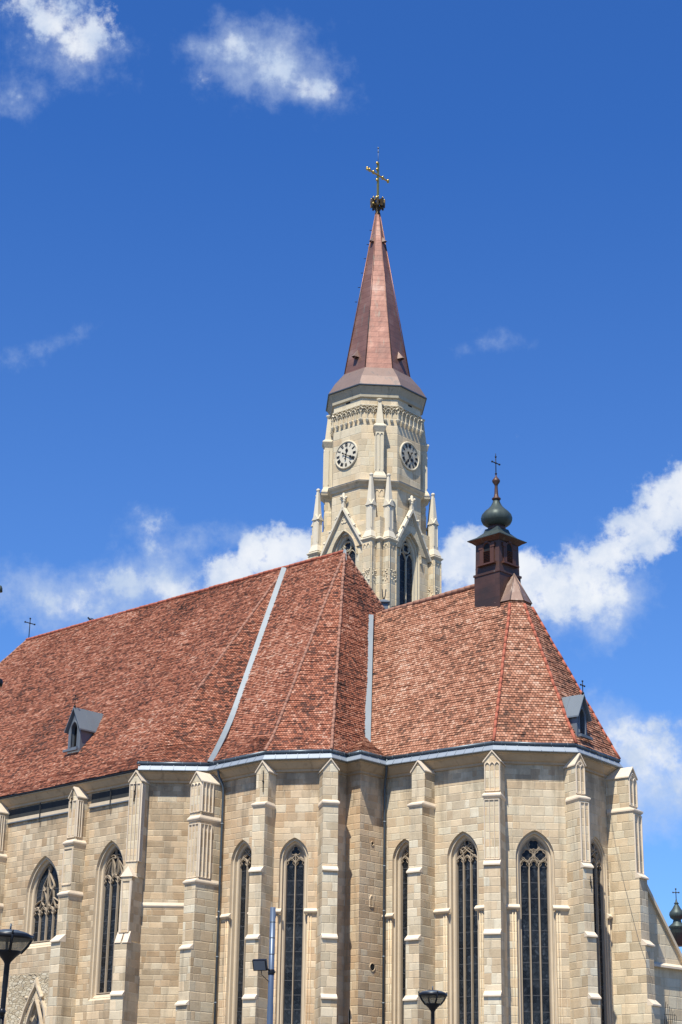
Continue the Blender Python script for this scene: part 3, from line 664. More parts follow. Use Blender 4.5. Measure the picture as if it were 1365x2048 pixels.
# ---------------- cornice, apron flashing, gutter
def band(mb,pl,prof,mat=0,cap=True):
    """profile of (inward offset, z) swept along a polyline; first to last goes bottom to top"""
    Ls=[[V3(p,z) for p in offset(pl,o)] for o,z in prof]
    for A,B in zip(Ls[:-1],Ls[1:]):
        for i in range(len(A)-1): mb.face([A[i],A[i+1],B[i+1],B[i]],mat)
    if cap:
        for i,rev in ((0,False),(-1,True)):
            q=[L[i] for L in Ls]; mb.face(q if rev else q[::-1],mat)
mb=MB(); band(mb,E,[(0.50,19.50),(0.37,19.52),(0.37,19.62),(0.30,19.66),(0.10,19.90),(0.03,19.93),(0.03,19.985),(0.5,19.99)]); mb.build('cornice','cornice',church)
EZ=E[1:]
mb=MB(); band(mb,EZ,[(0.5,19.992),(-0.16,19.995),(-0.16,20.02),(0.03,20.28),(0.3,20.29)])
for i in range(len(EZ)-1):
    a,b=EZ[i],EZ[i+1]; L=np.linalg.norm(b-a); t=(b-a)/L; N=V3([t[1],-t[0]],0); n=int(L/0.48)
    for k in range(1,n):
        p=a+t*(L*k/n); mb.box(V3(p,20.02)-V3(t,0)*.012+N*0.16,V3(t,0)*.024,-N*.19+np.array([0,0,.26]),N*.02+np.array([0,0,.015]))
mb.build('apron_flashing','apron',church)
gl=[V3(p,20.355) for p in offset(EZ,0.035)]
mb=MB()
for a,b in zip(gl[:-1],gl[1:]): mb.tube([a,b],0.092,10)
for p in gl: mb.ball(p,0.093,10)
for i in range(len(gl)-1):
    a,b=gl[i],gl[i+1]; L=np.linalg.norm(b-a); n=max(1,int(L/0.9))
    for k in range(n+1):
        p=a+(b-a)*(k+.5)/(n+1); d=U(b-a); mb.tube([p-d*.012,p+d*.012],0.101,10,1)
mb.build('gutter',['gutter','zinc'],church)
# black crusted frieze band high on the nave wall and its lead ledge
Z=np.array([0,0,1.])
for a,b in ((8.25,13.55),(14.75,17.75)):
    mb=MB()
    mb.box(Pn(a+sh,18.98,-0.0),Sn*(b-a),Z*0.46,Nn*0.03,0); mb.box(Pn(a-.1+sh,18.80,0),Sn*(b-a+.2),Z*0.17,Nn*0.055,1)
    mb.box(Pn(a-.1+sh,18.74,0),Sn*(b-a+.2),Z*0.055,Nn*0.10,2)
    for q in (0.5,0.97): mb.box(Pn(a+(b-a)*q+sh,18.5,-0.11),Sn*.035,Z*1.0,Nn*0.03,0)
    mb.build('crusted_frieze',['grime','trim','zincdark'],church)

# ---------------- string course at mid height
mb=MB()
def course(P,S,N,a,b,z=13.27,d=0.14):
    Zv=np.array([0,0,1.]); prof=[(0,-.10),(d*.4,-.085),(d,-.02),(d,0.02),(0,0.14)]
    mb=MB(); pts=[P(a,z+zz,-dd) for dd,zz in prof]; mb.prism(pts,S*(b-a)); mb.build('string_course','ledge',church)
def segP(i):
    p0,p1=seg(i); L=np.linalg.norm(p1-p0); t=(p1-p0)/L; S=V3(t,0); N=V3([t[1],-t[0]],0); return (lambda s,z,d=0.0:V3(p0,z)+S*s-N*d),S,N,L
for i,gaps in ((2,[(o3['s'],.60)]),(3,[(o4['s'],.52)]),(7,[(o5['s'],.54),(o6['s'],.66)]),(8,[(o7['s'],.72)]),(9,[(o8['s'],.75)])):
    P,S,N,L=segP(i); cur=0.0
    for c,hw in gaps: course(P,S,N,cur,c-hw); cur=c+hw
    course(P,S,N,cur,L)
P,S,N,L=segP(1); course(P,S,N,0,L,13.85,0.05)
# lower jamb shafts beside the windows, below the string course
mb=MB()
for i,cl in ((2,[(o3['s'],.73)]),(3,[(o4['s'],.66)]),(7,[(o5['s'],.65),(o6['s'],.82)]),(8,[(o7['s'],.85)]),(9,[(o8['s'],.88)])):
    P,S,N,L=segP(i)
    for c,hw in cl:
        for sg in (-1,1):
            for k,(dx,r) in enumerate(((0.05,.034),(0.17,.026))):
                x=c+sg*(hw+dx)
                if 0.05<x<L-0.05: mb=MB(); mb.tube([P(x,3.2,-.01),P(x,13.2,-.01)],r,8); mb.build('jamb_shaft','choir' if i>6 else 'chapel',church)

# ---------------- buttresses
def buttress(base,out,wd,stages,cap=True,cap_h=0.42,mat='buttress',label=None,ribs=(),sink=0.35):
    """stages top to bottom: (z_top, z_bottom, depth, ledge) ; ledge: 'wrap','front',None at its bottom"""
    o=V3(U(out),0); r=np.array([-o[1],o[0],0.]); B=V3(base,0); Z=np.array([0,0,1.])
    mb=MB(); Q=lambda a,d,z:B+r*a+o*d+Z*z
    for k,(zt,zb,d,lg,ww) in enumerate(stages):
        mb.box(Q(-ww/2,-sink,zb),r*ww,o*(d+sink),Z*(zt-zb),0,skip=())
        if lg and k+1<len(stages):
            d2,w2=stages[k+1][2],stages[k+1][4]
            hw=max(ww,w2)/2+0.055
            h=0.06; rise=(d2+0.08-d)*0.8+0.02
            if lg=='wrap':
                prof=[(-0.02,zb),(d2+0.09,zb),(d2+0.09,zb+h),(d,zb+h+rise),(-0.02,zb+h+rise)]
                # weathered on three sides
                lo=[Q(-hw,-.02,zb),Q(hw,-.02,zb),Q(hw,d2+.09,zb),Q(-hw,d2+.09,zb)]; md=[p+Z*h for p in lo]; tp=[Q(-ww/2-.004,-.02,zb+h+.13),Q(ww/2+.004,-.02,zb+h+.13),Q(ww/2+.004,d+.004,zb+h+.13),Q(-ww/2-.004,d+.004,zb+h+.13)]
                a_=[lo,md,tp]
                lo2=[Q(-hw+.05,-.02,zb-.08),Q(hw-.05,-.02,zb-.08),Q(hw-.05,d2+.03,zb-.08),Q(-hw+.05,d2+.03,zb-.08)]
                mb.rings([lo2,lo,md,tp],1)
            else:
                prof=[(d-.02,zb),(d2+0.09,zb),(d2+0.09,zb+h),(d,zb+h+rise),(d-.02,zb+h+rise)]
                mb.prism([Q(-ww/2-.012,dd,zz) for dd,zz in prof],r*(ww+.024),1)
    zt,_,d,_,ww=stages[0]
    if cap:
        hw=ww/2
        mb.prism([Q(-hw,d,zt),Q(hw,d,zt),Q(0,d,zt+cap_h)],-o*(d+sink),0)
        for sg in (-1,1):
            e=sg*(hw+.055); sl=cap_h/hw; zl=zt-sl*.055
            q=[Q(e,d+.06,zl),Q(0,d+.06,zt+cap_h),Q(0,d+.06,zt+cap_h+.07),Q(e,d+.06,zl+.055)]
            mb.prism(q,-o*(d+sink+.06),1)
    for fc,zlo,zhi,nb,ar,kk in ribs:
        dd=stages[kk][2]; ww=stages[kk][4]
        if fc=='F': O_,S_,N_,wid,c=Q(0,dd,0),r,o,ww,0.0
        elif fc=='R': O_,S_,N_,wid,c=Q(ww/2,0,0),-o,r,dd*0.55,-(dd-dd*0.275)
        else: O_,S_,N_,wid,c=Q(-ww/2,0,0),o,-r,dd*0.55,dd-dd*0.275
        hw=wid/2-.035; bw=2*hw/nb
        for j in range(nb+1): mb.ribbon(O_,S_,N_,[(c-hw+bw*j,zlo),(c-hw+bw*j,zhi-(bw*.8 if ar else 0))],0.06 if j in (0,nb) else .045,-.01,0.055,1)
        mb.ribbon(O_,S_,N_,[(c-hw,zlo),(c+hw,zlo)],.06,-.01,.045,1)
        if ar:
            for j in range(nb): mb.ribbon(O_,S_,N_,arch(c-hw+bw*(j+.5),bw/2,zhi-bw*.8,bw*.8,0,4),.045,-.01,.05,1)
            if ar==2:
                mb.ribbon(O_,S_,N_,arch(c,hw,zhi-bw*.9,hw*1.6,0,5),.05,-.01,.05,1)
                mb.ribbon(O_,S_,N_,foil(c,zhi-bw*.9+hw*.80,hw*.42,4,math.pi/4),.035,-.01,.045,1,closed=True)
        else: mb.ribbon(O_,S_,N_,[(c-hw,zhi),(c+hw,zhi)],.06,-.01,.045,1)
    ob=mb.build('buttress',[mat,'ledge'],church)
    if label: ob['label']=label
    return ob,Q
ZL=(17.88,14.88,11.95,9.40)
def std(w,d=(0.80,1.0,1.12,1.24,1.36),zt=19.46):
    return [(zt,ZL[0],d[0],'wrap',w),(ZL[0],ZL[1],d[1],'front',w),(ZL[1],ZL[2],d[2],'front',w),(ZL[2],ZL[3],d[3],'front',w),(ZL[3],0,d[4],None,w+.02)]
def bis(i):
    a=U(Wl[i]-Wl[i-1]); b=U(Wl[i+1]-Wl[i]); return U(np.array([a[1]+b[1],-(a[0]+b[0])]))
def nrm(i):
    a=U(Wl[i+1]-Wl[i]); return np.array([a[1],-a[0]])
D9=bis(9)
buttress(Wl[8],bis(8),0.72,std(0.72),ribs=[('F',18.15,19.42,3,1,0),('F',15.15,17.72,3,0,1)],label='buttress with fluted face and gabled cap')
buttress(Wl[9],D9,0.50,std(0.50,(0.72,0.95,1.08,1.2,1.32)),ribs=[('F',18.15,19.45,2,2,0),('F',15.15,17.72,2,0,1)])
buttress(Wl[10]+nrm(9)*.05,nrm(9),0.72,std(0.72,(1.12,1.30,1.47,1.64,1.82)),ribs=[('F',18.15,19.45,2,2,0),('F',15.15,17.72,2,0,1)])
P7,S7,N7,L7=segP(7)
ob7,_=buttress(P7(2.42,0)[:2],nrm(7),0.70,std(0.70))
ob5,Q5=buttress(Wl[3],bis(3),0.62,std(0.62,(0.62,0.85,0.98,1.08,1.18)))
ob6,_=buttress(Wl[4],U(np.array([.20,-.98])),0.68,std(0.68,(0.80,0.95,1.05,1.15,1.25)),label='corner buttress casting its shadow on the stair turret')
# buttress at the inner corner of the chapel, with fluted upper stages
zb4=onplane((402,1531.7),Wl[2]+nrm(2)*1.35,Wl[2]+nrm(2)*1.35+np.array([1,0]))[2]
b4=Wl[2]+U(Wl[3]-Wl[2])*0.36
buttress(b4,nrm(2),0.74,[(19.36,17.60,1.32,'wrap',0.74),(17.60,14.72,1.36,'wrap',0.74),(14.72,11.75,1.46,'front',0.74),(11.75,9.30,1.56,'front',.74),(9.30,0,1.66,None,.76)],
   ribs=[('F',17.95,19.30,3,1,0),('R',17.95,19.30,3,0,0),('F',14.95,17.38,3,0,1),('R',14.95,17.38,3,0,1)],label='deep fluted buttress between nave and chapel')
# corner buttress at the east end of the nave wall
buttress(Wl[1]+U(np.array([-.10,0.02]))*0.02,bis(1),0.62,[(19.50,15.55,0.62,None,0.62),(15.55,15.05,0.66,None,0.64),(15.05,12.10,1.02,None,0.54),(12.10,9.70,1.22,'front',0.62),(9.70,0,1.32,None,.64)],
   ribs=[('F',15.75,19.35,3,0,0),('R',15.75,19.35,3,0,0)],label='corner buttress with long flutes beside the tall window')
def bpier():
    o=V3(bis(1),0); r=np.array([-o[1],o[0],0.]); Z=np.array([0,0,1.]); B=V3(Wl[1],0); Q=lambda a,d,z:B+r*a+o*d+Z*z; mb=MB()
    mb.prism([Q(-.33,1.08,15.0),Q(.33,1.08,15.0),Q(0,.95,15.5)],-o*.5,0)
    mb.ribbon(Q(0,1.02,0),r,o,[(-.21,12.5),(-.21,14.8),(.21,14.8),(.21,12.5)],.07,-.01,.05,0,closed=True)
    mb.prism([Q(-.33,.9,12.02),Q(-.33,1.26,12.02),Q(-.33,.98,12.55)],r*.30,0); mb.prism([Q(.05,.9,12.02),Q(.05,1.26,12.02),Q(.05,.98,12.55)],r*.28,0)
    mb.build('pier_weathering','ledge',church)
bpier()
for s_,lb in ((14.14+sh,'fluted buttress between the two nave windows'),(8.0+sh,None),(1.9+sh,None)):
    buttress(Pn(s_,0)[:2],nrm(0),0.66,[(19.30,17.05,0.62,'wrap',0.62),(17.05,14.62,0.72,'wrap',0.70),(14.62,12.40,0.84,'front',0.68),(12.40,0,1.12,None,0.70)],
       ribs=[('F',17.35,19.1,2,0,0),('R',17.35,19.1,2,0,0),('F',15.1,16.8,1,0,1)],label=lb)
# iron tie rods on the buttress and wall faces
def rod(p,q,r=.022):
    mb=MB(); mb.tube([p,q],r,6); mb.ball((p+q)/2,.05,6); mb.build('tie_rod','iron',church)
o5v=V3(U(bis(3)),0)
for (a,b,base,o,d) in (((527,1541),(526.5,1584),Wl[3],bis(3),.66),((272,1563),(268,1603),Wl[1],bis(1),.68)):
    pl=base+U(o)*d; tt=np.array([-o[1],o[0]]); A=onplane(a,pl,pl+tt); Bq=onplane(b,pl,pl+tt); rod(A,Bq)
pl=Pn(14.14+sh,0)[:2]+nrm(0)*.69; A=onplane((146,1577),pl,pl+Sn[:2]); Bq=onplane((142,1617),pl,pl+Sn[:2]); rod(A,Bq)
pl=Wl[9]+D9*1.14; tt=np.array([-D9[1],D9[0]]); rod(onplane((1181,1752),pl,pl+tt),onplane((1183,1776),pl,pl+tt))

# ---------------- roofs: overlapping rows of tiles as real steps
def roof_rows(mb,a,b,Ta,Tb,za,zb,kick=(0.10,0.075),th=0.13,step=0.026,mat=0,uref=0.0,kicka=None,kickb=None):
    a=V3(a,za);b=V3(b,zb); Ta=np.array(Ta,float);Tb=np.array(Tb,float)
    kf=lambda v,T,kick:np.array([*(v[:2]+(T-v)[:2]*kick[0]),v[2]+(T-v)[2]*kick[1]])
    ka,kb=kf(a,Ta,kicka or kick),kf(b,Tb,kickb or kick)
    def row(A,B,C,D,v0):
        L=max(np.linalg.norm(C-A),np.linalg.norm(D-B)); n=max(1,int(round(L/th)))
        nrm_=np.cross(B-A,((C+D)/2-(A+B)/2)); nrm_=U(nrm_); t=U(np.array([-nrm_[1],nrm_[0],0]))
        for i in range(n):
            f0,f1=i/n,(i+1)/n; p=A+(C-A)*f0;q=B+(D-B)*f0;r_=B+(D-B)*f1;s_=A+(C-A)*f1
            w0=(v0+i)*th; lo=nrm_*step
            uv=[(p@t+uref,w0+.001),(q@t+uref,w0+.001),(r_@t+uref,w0+th*.99),(s_@t+uref,w0+th*.99)]
            # long rows are cut into lengths that ride up and down a little, as old laths do
            m=max(1,int(np.linalg.norm(q-p)/0.62)); pj=[0]+[1*(k+random.uniform(-.3,.3))/m for k in range(1,m)]+[1]
            for k in range(m):
                x0,x1=pj[k],pj[k+1]; jig=nrm_*random.uniform(-.016,.016)
                P0=p+(q-p)*x0;P1=p+(q-p)*x1;S0=s_+(r_-s_)*x0;S1=s_+(r_-s_)*x1
                sg_=lambda P,x:P+nrm_*min(1,8*x*(1-x))*(0.055*mnoise.noise(Vector(P)*0.33)+0.02*mnoise.noise(Vector(P)*1.1))
                P0,P1,S0,S1=sg_(P0,x0),sg_(P1,x1),sg_(S0,x0),sg_(S1,x1)
                if np.linalg.norm(P1-P0)<1e-4: continue
                u0,u1=P0@t+uref,P1@t+uref; u2,u3=S1@t+uref,S0@t+uref
                mb.face([P0+lo+jig,P1+lo+jig,S1+jig*.2,S0+jig*.2],mat,uv=[(u0,w0+.001),(u1,w0+.001),(u2,w0+th*.99),(u3,w0+th*.99)])
                mb.face([P0-lo*.5,P1-lo*.5,P1+lo+jig,P0+lo+jig],mat,uv=[(u0,w0+.001),(u1,w0+.001),(u1,w0+.002),(u0,w0+.002)])
        return v0+n
    v=row(a,b,ka,kb,0); row(ka,kb,Ta,Tb,v)
    return ka,kb
zR=20.40
mb=MB(); K={}
K[1]=roof_rows(mb,E[0],E[1],R0,R1,20.06,20.10,uref=3)[1]
KI=(0.20,0.125)
_,K['p1']=roof_rows(mb,E[1],E[2],R1,R1,20.38,zR,uref=11,kickb=KI)
roof_rows(mb,E[2],E[3],R1,R2,zR,zR,uref=20,kicka=KI)
k3,k4=roof_rows(mb,E[3],E[4],R2,R2,zR,zR,uref=31)
roof_rows(mb,E[4],NE,R2,R2,zR,zR,uref=47)
roof_rows(mb,NE,NWc,R2,R0,zR,20.1,uref=60); roof_rows(mb,NWc,E[0],R0,R0,20.1,20.06,uref=75)
e0=MB(); band(e0,E[:2],[(0.3,20.0),(-0.03,20.0),(-0.03,20.06),(0.3,20.07)]); e0.build('eaves_shade_strip','iron',church)  # black strip standing in for the shade under the nave roof edge
roofn=mb.build('roof','tile_nave',church); roofn['label']='huge dark red tiled nave and chapel roof'
def kick_pt(v,T,z,kick=(0.10,0.075)): v=V3(v,z); return np.array([*(v[:2]+(T-v)[:2]*kick[0]),v[2]+(T-v)[2]*kick[1]])
def hipline(name,segs,mat,parent,r=0.13,th=0.38,lift=.03):
    for pts in segs:
        mb=MB()
        pts=[np.array(p,float)+np.array([0,0,lift]) for p in pts]
        for a,b in zip(pts[:-1],pts[1:]):
            L=np.linalg.norm(b-a); n=max(1,int(L/th)); d=(b-a)/L
            for i in range(n):
                p=a+(b-a)*i/n; q=a+(b-a)*(i+1)/n; j=np.random.uniform(-.012,.012,3); mb.tube([p+j,q+d*.03+j],[r*1.04,r*.96],8)
        mb.build(name,mat,parent)
hipline('ridge_tiles',[[R0,R1],[R1,R2]],'hiptile',roofn,0.10)
hipline('hip_tiles',[[V3(E[1],20.2),kick_pt(E[1],R1,20.2),kick_pt(E[1],R1,20.2)*.08+R1*.92],[V3(E[3],zR),k3,R2],[V3(E[4],zR),k4,R2],[V3(NE,zR),kick_pt(NE,R2,zR),R2],[V3(E[0],20.1),kick_pt(E[0],R0,20.1),R0],[V3(NWc,20.1),R0]],'hipold',roofn,0.075,0.3,0.01)
# choir roof
KC=(0.074,0.07)
mb=MB(); cw=choir_w
A_=E[6]+U(E[6]-E[7])*1.0
sdir=U(E[7]-E[8]); Aw=E[7]+sdir*3.4
cwx=cw+V3(cdir,0)*1.5
roof_rows(mb,Aw,E[8],cwx,APEX,zR,zR,KC,0.14,uref=5); roof_rows(mb,E[8],E[9],APEX,APEX,zR,zR,KC,0.14,uref=19); roof_rows(mb,E[9],E[10],APEX,APEX,zR,zR,KC,0.14,uref=28)
mE8=mirror(E[8]); mAw=mirror(Aw)
roof_rows(mb,E[10],mE8,APEX,APEX,zR,zR,KC,0.14,uref=37); roof_rows(mb,mE8,mAw,APEX,cwx,zR,zR,KC,0.14,uref=48)
roofc=mb.build('roof','tile_choir',church); roofc['label']='lighter tiled choir roof ending in a faceted hip'
def hipcut(e,fr): k=kick_pt(e,APEX,zR,KC); return [V3(e,zR),k,k+(APEX-k)*fr]
hipline('hip_tiles',[hipcut(E[8],.80),hipcut(E[9],.80),hipcut(E[10],.80),hipcut(mE8,.8)],'hiptile',roofc,0.075,0.42)
hipline('ridge_tiles',[[cw-V3(cdir,0)*0.3,APEX-(APEX-cw)*0.25]],'hipold',roofc,0.13)
# small roof over the stair turret
mb=MB(); tv=V3((E[5]+E[7])/2+U(np.array([-.1,1]))*1.2,21.6); 
roof_rows(mb,E[5],E[6],tv,tv,zR,zR,(0.1,.1),0.14,uref=2); roof_rows(mb,E[6],E[7],tv,tv,zR,zR,(0.1,.1),0.14,uref=6)
mb.build('roof','tile_choir',church)
# zinc valleys
def strip(mb,pts,wd,nn):
    nn=U(nn); L=[];
    for i,p in enumerate(pts):
        d=U(pts[min(i+1,len(pts)-1)]-pts[max(i-1,0)]); s=U(np.cross(d,nn)); L.append((p-s*wd/2,p+s*wd/2))
    for (a,b),(c,d) in zip(L[:-1],L[1:]):
        mb.face([a,b,d,c]); mb.face([a-nn*.25,a,c,c-nn*.25]); mb.face([b,b-nn*.25,d-nn*.25,d])
mb=MB()
kp=K['p1']; b0=V3(E[2],zR)+np.array([0.05,-.10,.05]); b2=kp*.80+R1*.20+np.array([0,-.06,.10]); vp=[tuple for tuple in []]
for f in np.linspace(0,1,9): vp.append(b0*(1-f)**2+(kp*.97+R1*.03+np.array([0,-.06,.07]))*2*f*(1-f)+b2*f*f)
for f in (.35,.5,.65,.8,.99): vp.append(kp*(1-f)+R1*f+np.array([0,-.06,.10]))
strip(mb,vp,0.28,np.array([-.12,-.80,.55])); mb.build('valley_flashing','zinc',church); mb=MB()
def plane3(a,b,c): m=U(np.cross(b-a,c-a)); return m,m@a
nE,dE=plane3(k4,R2,V3(NE,zR)*0.87+R2*.13*1.0 if False else kick_pt(NE,R2,zR)); nS,dS=plane3(kick_pt(E[7],APEX,zR,KC),kick_pt(E[8],APEX,zR,KC),APEX)
vq=[]
for z in np.linspace(20.7,28.95,8):
    vq.append(np.linalg.solve(np.array([nE,nS,[0,0,1.]]),[dE,dS,z])+np.array([0,-.10,.06]))
vq.insert(0,vq[0]+np.array([.06,-.35,-.25]))
strip(mb,vq,0.29,np.array([.05,-.85,.5]))
mb.build('valley_flashing','zinc',church)

# ---------------- downpipes
mb=MB()
for i,out in ((2,np.array([.25,-.97])),(7,np.array([-.1,-1]))):
    e=V3(E[i],20.3); wpt=V3(Wl[i],0)
    if i==2:
        p0=V3(Wl[2]+U(Wl[3]-Wl[2])*0.92,0)+V3(nrm(2),0)*.16; e=V3(E[2]+U(E[3]-E[2])*0.62,20.3)
    else:
        p0=V3(Wl[7]+U(Wl[8]-Wl[7])*0.12,0)+V3(nrm(7),0)*.14; e=V3(E[7]+U(E[8]-E[7])*.05,20.3)
    pts=[e,e+np.array([0,0,-.22]),V3(e[:2]*.8+p0[:2]*.2,19.72),V3(e[:2]*.15+p0[:2]*.85,19.3),V3(p0[:2],19.0),V3(p0[:2],0.3)]
    dp=MB(); dp.tube(pts,0.058,10)
    for z in np.arange(1.5,19,2.0): dp.lathe(V3(p0[:2],z),[(.07,-.03),(.074,0),(.07,.03)],10,1)
    dp.build('downpipe',['gutter','zinc'],church)

# ---------------- dormers
def cross_shape(mb,c,h,arm,ax,r=.03,knob=True,zc=0.68,mat=0):
    c=np.array(c,float);Z=np.array([0,0,1.]); ax=np.array(ax,float)
    mb.tube([c,c+Z*h],r,6,mat); mb.tube([c+Z*h*zc-ax*arm,c+Z*h*zc+ax*arm],r,6,mat)
    if knob:
        for p in (c+Z*h,c+Z*h*zc-ax*arm,c+Z*h*zc+ax*arm,c+Z*h*zc): mb.ball(p,r*2.1,6,mat)
def dormer(front_base,out,wd,h,label,depth=2.6,zincm='zincdark'):
    o=V3(U(out),0); r=np.array([-o[1],o[0],0.]); Z=np.array([0,0,1.]); B=np.array(front_base,float); Q=lambda a,d,z:B+r*a-o*d+Z*z
    hw=wd/2; he=h*0.58; mb=MB()
    zs=h*0.47; op=hw*.60; A=arch(0,op,zs,op*1.7,0,6); hh=len(A)//2; f=lambda a,z:Q(a,0,z)
    zb=h*.06
    mb.face([f(-hw,-.2),f(-op,-.2),f(-op,zs)]+[f(-hw,he)]); mb.face([f(op,-.2),f(hw,-.2),f(hw,he),f(op,zs)])
    mb.face([f(-op,-.2),f(op,-.2),f(op,zb),f(-op,zb)])
    mb.face([f(*q) for q in A[:hh+1]]+[f(0,h),f(-hw,he)]); mb.face([f(*q) for q in A[hh:]]+[f(hw,he),f(0,h)])
    rv=[(-op,zb)]+A+[(op,zb)]
    for a,b in zip(rv[:-1],rv[1:]): mb.face([Q(*[a[0],0,a[1]]),Q(a[0],.25,a[1]),Q(b[0],.25,b[1]),Q(b[0],0,b[1])])
    for sg in (-1,1):
        q=[Q(sg*hw,0,-.2),Q(sg*hw,depth,-.2),Q(sg*hw,depth,he),Q(sg*hw,0,he)]; mb.face(q if sg>0 else q[::-1])
    mb.ribbon(f(0,0),r,o,rv,.08,0,.05); mb.box(Q(-hw-.06,-.1,-.12),r*(wd+.12),-o*.3*0-o*-.16,Z*.12)
    ob=mb.build('dormer',zincm,church); ob['label']=label
    rf=MB()
    for sg in (-1,1):
        e=sg*(hw+.14); sl=(h-he)/hw; ze=he-sl*.14
        rf.prism([Q(0,-.18,h+.02),Q(e,-.18,ze),Q(e,-.18,ze-.07),Q(0,-.18,h-.06)],-o*(depth+.18))
        for k in range(1,4):
            rf.prism([Q(0,.0+k*.55,h+.045),Q(e,.0+k*.55,ze+.025),Q(e,.0+k*.55,ze-.01),Q(0,.0+k*.55,h)],-o*.03)
    rf.build('dormer_roof','zinc',ob)
    dk=MB(); dk.face([Q(a,.24,z) for a,z in rv][::-1]); dk.face([Q(a,.24,z) for a,z in rv]); dk.build('opening','dark',ob)
    cr=MB(); cross_shape(cr,Q(0,-.1,h),.62,.16,r,.022); cr.ball(Q(0,-.1,h+.06),.07,6); cr.build('dormer_cross','iron',ob)
    return ob
nN,dN=plane3(kick_pt(E[0],R0,20.06),kick_pt(E[1],R1,20.1),R1)
pb=onplane3((152,1500),R1,nN); dormer(pb+V3(nrm(0),0)*.15,nrm(0),0.95,2.15,'grey metal dormer in the nave roof slope',2.4)
nP,dP=plane3(kick_pt(E[9],APEX,zR,KC),kick_pt(E[10],APEX,zR,KC),APEX)
pb=onplane3((1161,1473),APEX,nP); tN=nrm(9); dormer(pb+V3(tN,0)*.10,tN,0.86,1.90,'grey metal dormer on the choir end roof',1.25)

